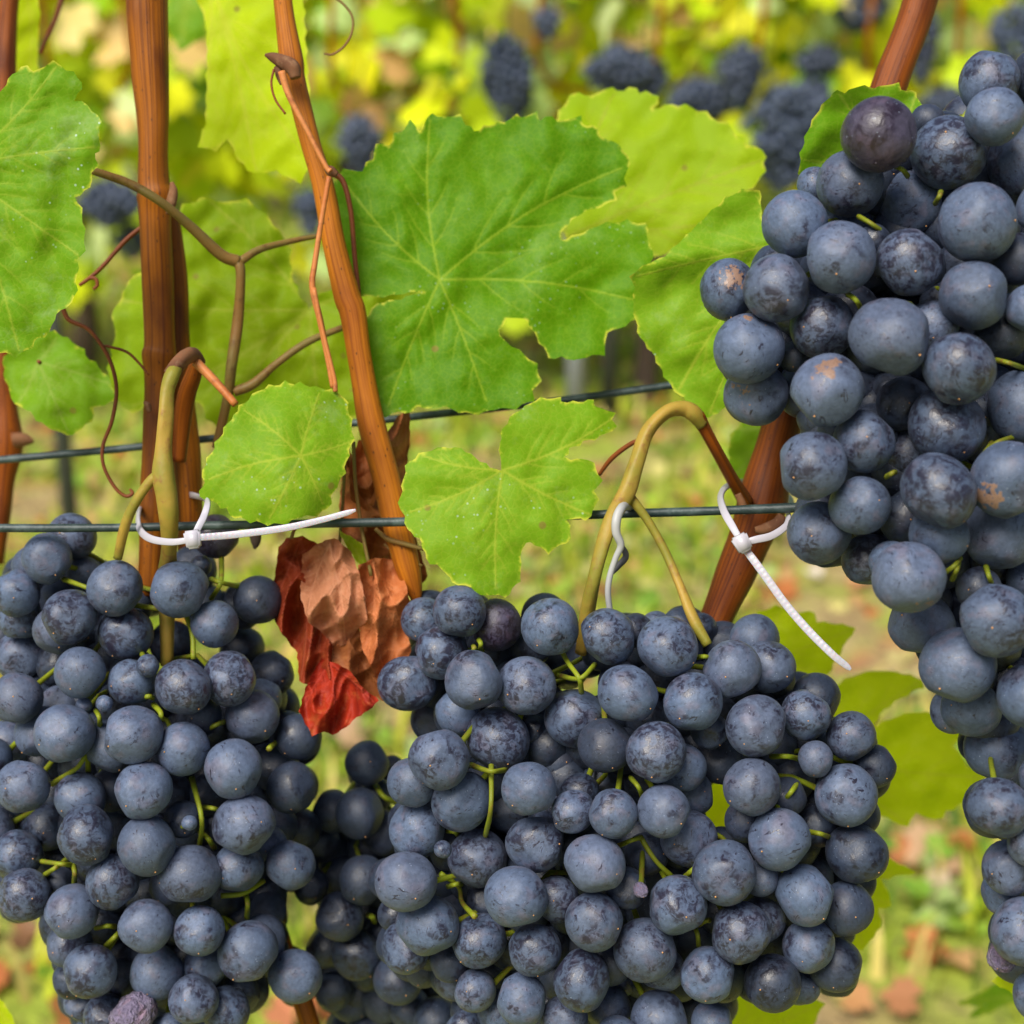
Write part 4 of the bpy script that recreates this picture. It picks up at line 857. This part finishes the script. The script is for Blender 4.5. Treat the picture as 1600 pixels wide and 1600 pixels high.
bunch('large blue-grey grape bunch at the lower left', L0, (225, 1230, 250, 400, .462, .018),
 [[(100,905),(135,918),(175,935)],[(205,945),(240,950),(270,955)],[(330,905),(345,910),(378,917)],[(346,872),(345,910),(330,935)],[(286,950),(300,990),(302,1030)],[(240,1100),(252,1118),(235,1140)],[(222,1090),(238,1090)],[(150,1110),(156,1135)],[(300,1215),(315,1280),(310,1330)],[(315,1262),(345,1268)],[(312,1300),(335,1325)],[(60,1345),(92,1350),(115,1352)],[(96,1350),(70,1368)],[(114,1350),(116,1382)],[(384,1395),(386,1434)],[(345,1400),(380,1396),(412,1376)],[(165,1478),(188,1455)],[(320,1142),(350,1128)],[(420,1170),(438,1152)],[(82,1225),(120,1200),(135,1180),(138,1205)],[(150,1450),(180,1448)],[(272,1295),(300,1290)]],
 'ripe grape bunches on the near vine', 11, 36, .030)
C0 = [(662,969,36,1),(718,955,41,0),(775,976,41,2,'grape_purple'),(689,1018,43,0),(637,1067,44,1,'grape_rub'),(860,979,45,0),(951,995,44,0),(740,1063,45,0),(823,1072,47,0),(717,1111,37,1),(897,1122,47,0),(778,1155,50,0),(686,1186,47,0),(644,1222,39,1),(721,1251,46,0),(826,1232,44,0),(653,1294,43,1),(835,1140,28,3),(873,1188,40,3),(945,1165,42,2),(932,1192,40,3),
 (905,1240,31,2),(895,1268,34,1),(958,1271,39,0),(837,1318,45,1),(863,1275,30,2),(692,1327,14,0),(746,1341,47,0),(634,1377,48,0),(929,1350,46,0),(806,1401,49,0),(868,1405,36,2),(758,1405,28,3),(668,1446,48,0),(634,1480,39,1),(749,1470,41,0),(835,1484,42,1),(928,1440,46,0),(617,1428,28,3),(665,1510,32,3),(702,1500,33,2),(712,1530,33,2),(742,1548,34,1),(777,1520,33,2),
 (815,1561,39,0),(778,1580,33,1),(909,1531,45,0),(952,1505,36,2),(727,1607,31,1),(882,1592,37,1),(950,1575,36,2),(965,1622,34,0),(1043,1010,47,0),(992,985,27,2),(1025,980,25,3),(1064,975,28,3),(1094,984,26,3),(981,1083,47,0),(1083,1097,47,0),(1144,1046,46,0),(1200,1042,42,1),(1178,1000,40,2),(1182,1134,48,0),(1276,1090,39,2,'grape_dark_and_shade'),(1258,1117,40,1),(1330,1150,39,1),(1366,1197,34,2,'grape_dark_and_shade'),
 (1275,1186,29,0),(1322,1242,48,0),(1175,1230,44,0),(1025,1175,48,0),(1066,1200,38,1),(1080,1240,36,2),(1108,1140,30,3),(1122,1190,38,2),(1037,1267,42,0),(1076,1310,46,1),(1218,1311,48,0),(1339,1333,47,1,'grape_dark_and_shade'),(1132,1363,49,0),(1258,1398,46,0),(1322,1420,42,1,'grape_dark_and_shade'),(1058,1414,46,0),(1158,1457,47,0),(1190,1438,37,1),(1264,1477,42,1),(1306,1508,41,2,'grape_dark_and_shade'),
 (1008,1484,49,0),(1035,1515,35,2),(1106,1523,43,0),(1207,1536,45,0,'grape_dark_and_shade'),(1250,1540,31,2),(978,1388,33,2),(970,1530,29,2),(1030,1592,45,1),(1113,1597,32,1),(1188,1372,28,2),(1001,1391,12,0,'shrivel'),(1228,1245,32,3,'grape_dark_and_shade'),(1165,1282,34,3,'grape_dark_and_shade'),(1275,1290,36,3,'grape_dark_and_shade'),(1340,1270,34,3,'grape_dark_and_shade'),(1010,1335,34,3,'grape_dark_and_shade')]
bunch('largest blue-grey grape bunch, hanging from the arched stem in the centre', C0, (985, 1270, 360, 330, .436, .016),
 [[(872,1005),(888,1035),(905,1060),(908,1082)],[(930,1038),(905,1060),(870,1055)],[(768,1195),(766,1270),(752,1330)],[(735,1195),(765,1205),(790,1203)],[(700,1298),(716,1305)],[(688,1365),(716,1385),(722,1410),(742,1432)],[(700,1385),(722,1382)],[(1002,1310),(1025,1345),(1050,1370)],[(965,1322),(1002,1308)],[(985,1215),(1005,1248)],[(1205,1182),(1250,1186)],[(1222,1255),(1245,1225)],[(1262,1300),(1300,1310)],[(1085,1028),(1112,1028)],[(1068,1372),(1092,1350)],[(1084,1445),(1092,1478)],[(1108,1438),(1092,1445)],[(740,1010),(738,1020)],[(748,1000),(750,1016)],[(1210,1250),(1225,1300)],[(1320,1200),(1300,1215)],[(955,1330),(950,1350)]],
 'ripe grape bunches on the near vine', 12, 37, .028, holes=[(1128, 1262, 26)])
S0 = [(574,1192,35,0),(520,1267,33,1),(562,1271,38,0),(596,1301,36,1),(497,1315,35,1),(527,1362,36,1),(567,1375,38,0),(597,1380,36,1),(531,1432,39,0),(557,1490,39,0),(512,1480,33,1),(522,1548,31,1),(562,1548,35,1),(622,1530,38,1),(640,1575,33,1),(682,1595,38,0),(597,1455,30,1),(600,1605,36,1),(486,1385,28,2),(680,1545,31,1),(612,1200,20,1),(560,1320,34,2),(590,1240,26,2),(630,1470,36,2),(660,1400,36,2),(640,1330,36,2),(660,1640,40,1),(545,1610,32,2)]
bunch('small shaded dark bunch between the left and central bunches', [q + ('grape_dark_and_shade',) for q in S0], (600, 1400, 120, 240, .505, .012),  # shade over this bunch is put into its dark skin colour
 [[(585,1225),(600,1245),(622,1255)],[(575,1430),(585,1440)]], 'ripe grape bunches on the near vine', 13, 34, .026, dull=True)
R0 = [(1554,182,47,0),(1546,127,48,1),(1374,210,59,0,'grape_purple'),(1483,239,59,0,'grape_rub'),(1597,252,54,1),(1450,190,27,2),(1328,287,53,0),(1421,317,48,1),(1418,258,27,2),(1389,272,27,2),(1274,290,29,2),(1242,350,52,1),(1527,349,62,0),(1312,401,57,0),(1421,409,53,0),(1213,450,52,0),(1138,452,46,1,'scar'),(1521,462,53,1),(1364,377,27,2),(1590,405,42,1,'grape_dark_and_shade'),(1568,422,36,2,'grape_dark_and_shade'),(1610,482,38,0),
 (1170,544,56,0,'scar'),(1285,510,52,0),(1391,526,61,0),(1456,510,42,2),(1182,615,50,1,'scar'),(1293,609,55,0,'scar'),(1240,557,25,2),(1498,576,58,0),(1567,520,42,3),(1413,632,44,2),(1478,664,59,0),(1600,636,57,0),(1350,690,49,2),(1315,672,38,3),(1362,630,28,3),(1280,652,36,3),(1420,709,46,2),(1270,728,54,0),(1440,715,36,3),(1343,790,46,0),(1466,767,56,0),(1577,750,60,0,'scar'),(1280,833,51,0),
 (1416,809,43,2),(1356,875,42,1),(1467,835,46,1),(1392,878,33,2),(1421,903,58,0,'scar'),(1562,834,57,1),(1440,975,51,1),(1556,969,58,0),(1497,1040,58,0),(1612,1088,53,0),(1518,1107,46,1),(1490,1110,37,2),(1530,920,36,3),(1575,893,28,3),(1612,905,38,1),(1560,1170,52,1),(1532,1160,34,2),(1560,1262,46,0),(1612,1315,40,0),(1578,1355,43,1),(1565,1395,32,2),(1600,1455,51,0),(1568,1492,26,1,'shrivel'),(1626,1556,42,0),
 (1640,330,50,1),(1660,560,52,1),(1668,720,55,1),(1660,860,52,1),(1660,1000,55,1),(1650,1210,55,1),(1672,1400,50,1),(1630,120,50,2),(1545,780,34,3),(1530,640,30,3)]
bunch('long blue-grey grape bunch with brown-scarred grapes down the right side', R0, (1470, 720, 330, 800, .402, .022),
 [[(1342,338),(1362,350),(1392,372)],[(1556,562),(1580,568),(1612,580)],[(1538,705),(1560,690),(1585,682)],[(1550,692),(1530,718)],[(1466,902),(1490,885),(1500,872)],[(1498,880),(1488,905)],[(1540,885),(1545,900),(1552,920)],[(1325,460),(1345,482)],[(1395,258),(1418,275)],[(1470,300),(1462,318)],[(1385,745),(1398,738)]],
 'ripe grape bunches on the near vine', 14, 46, .030)
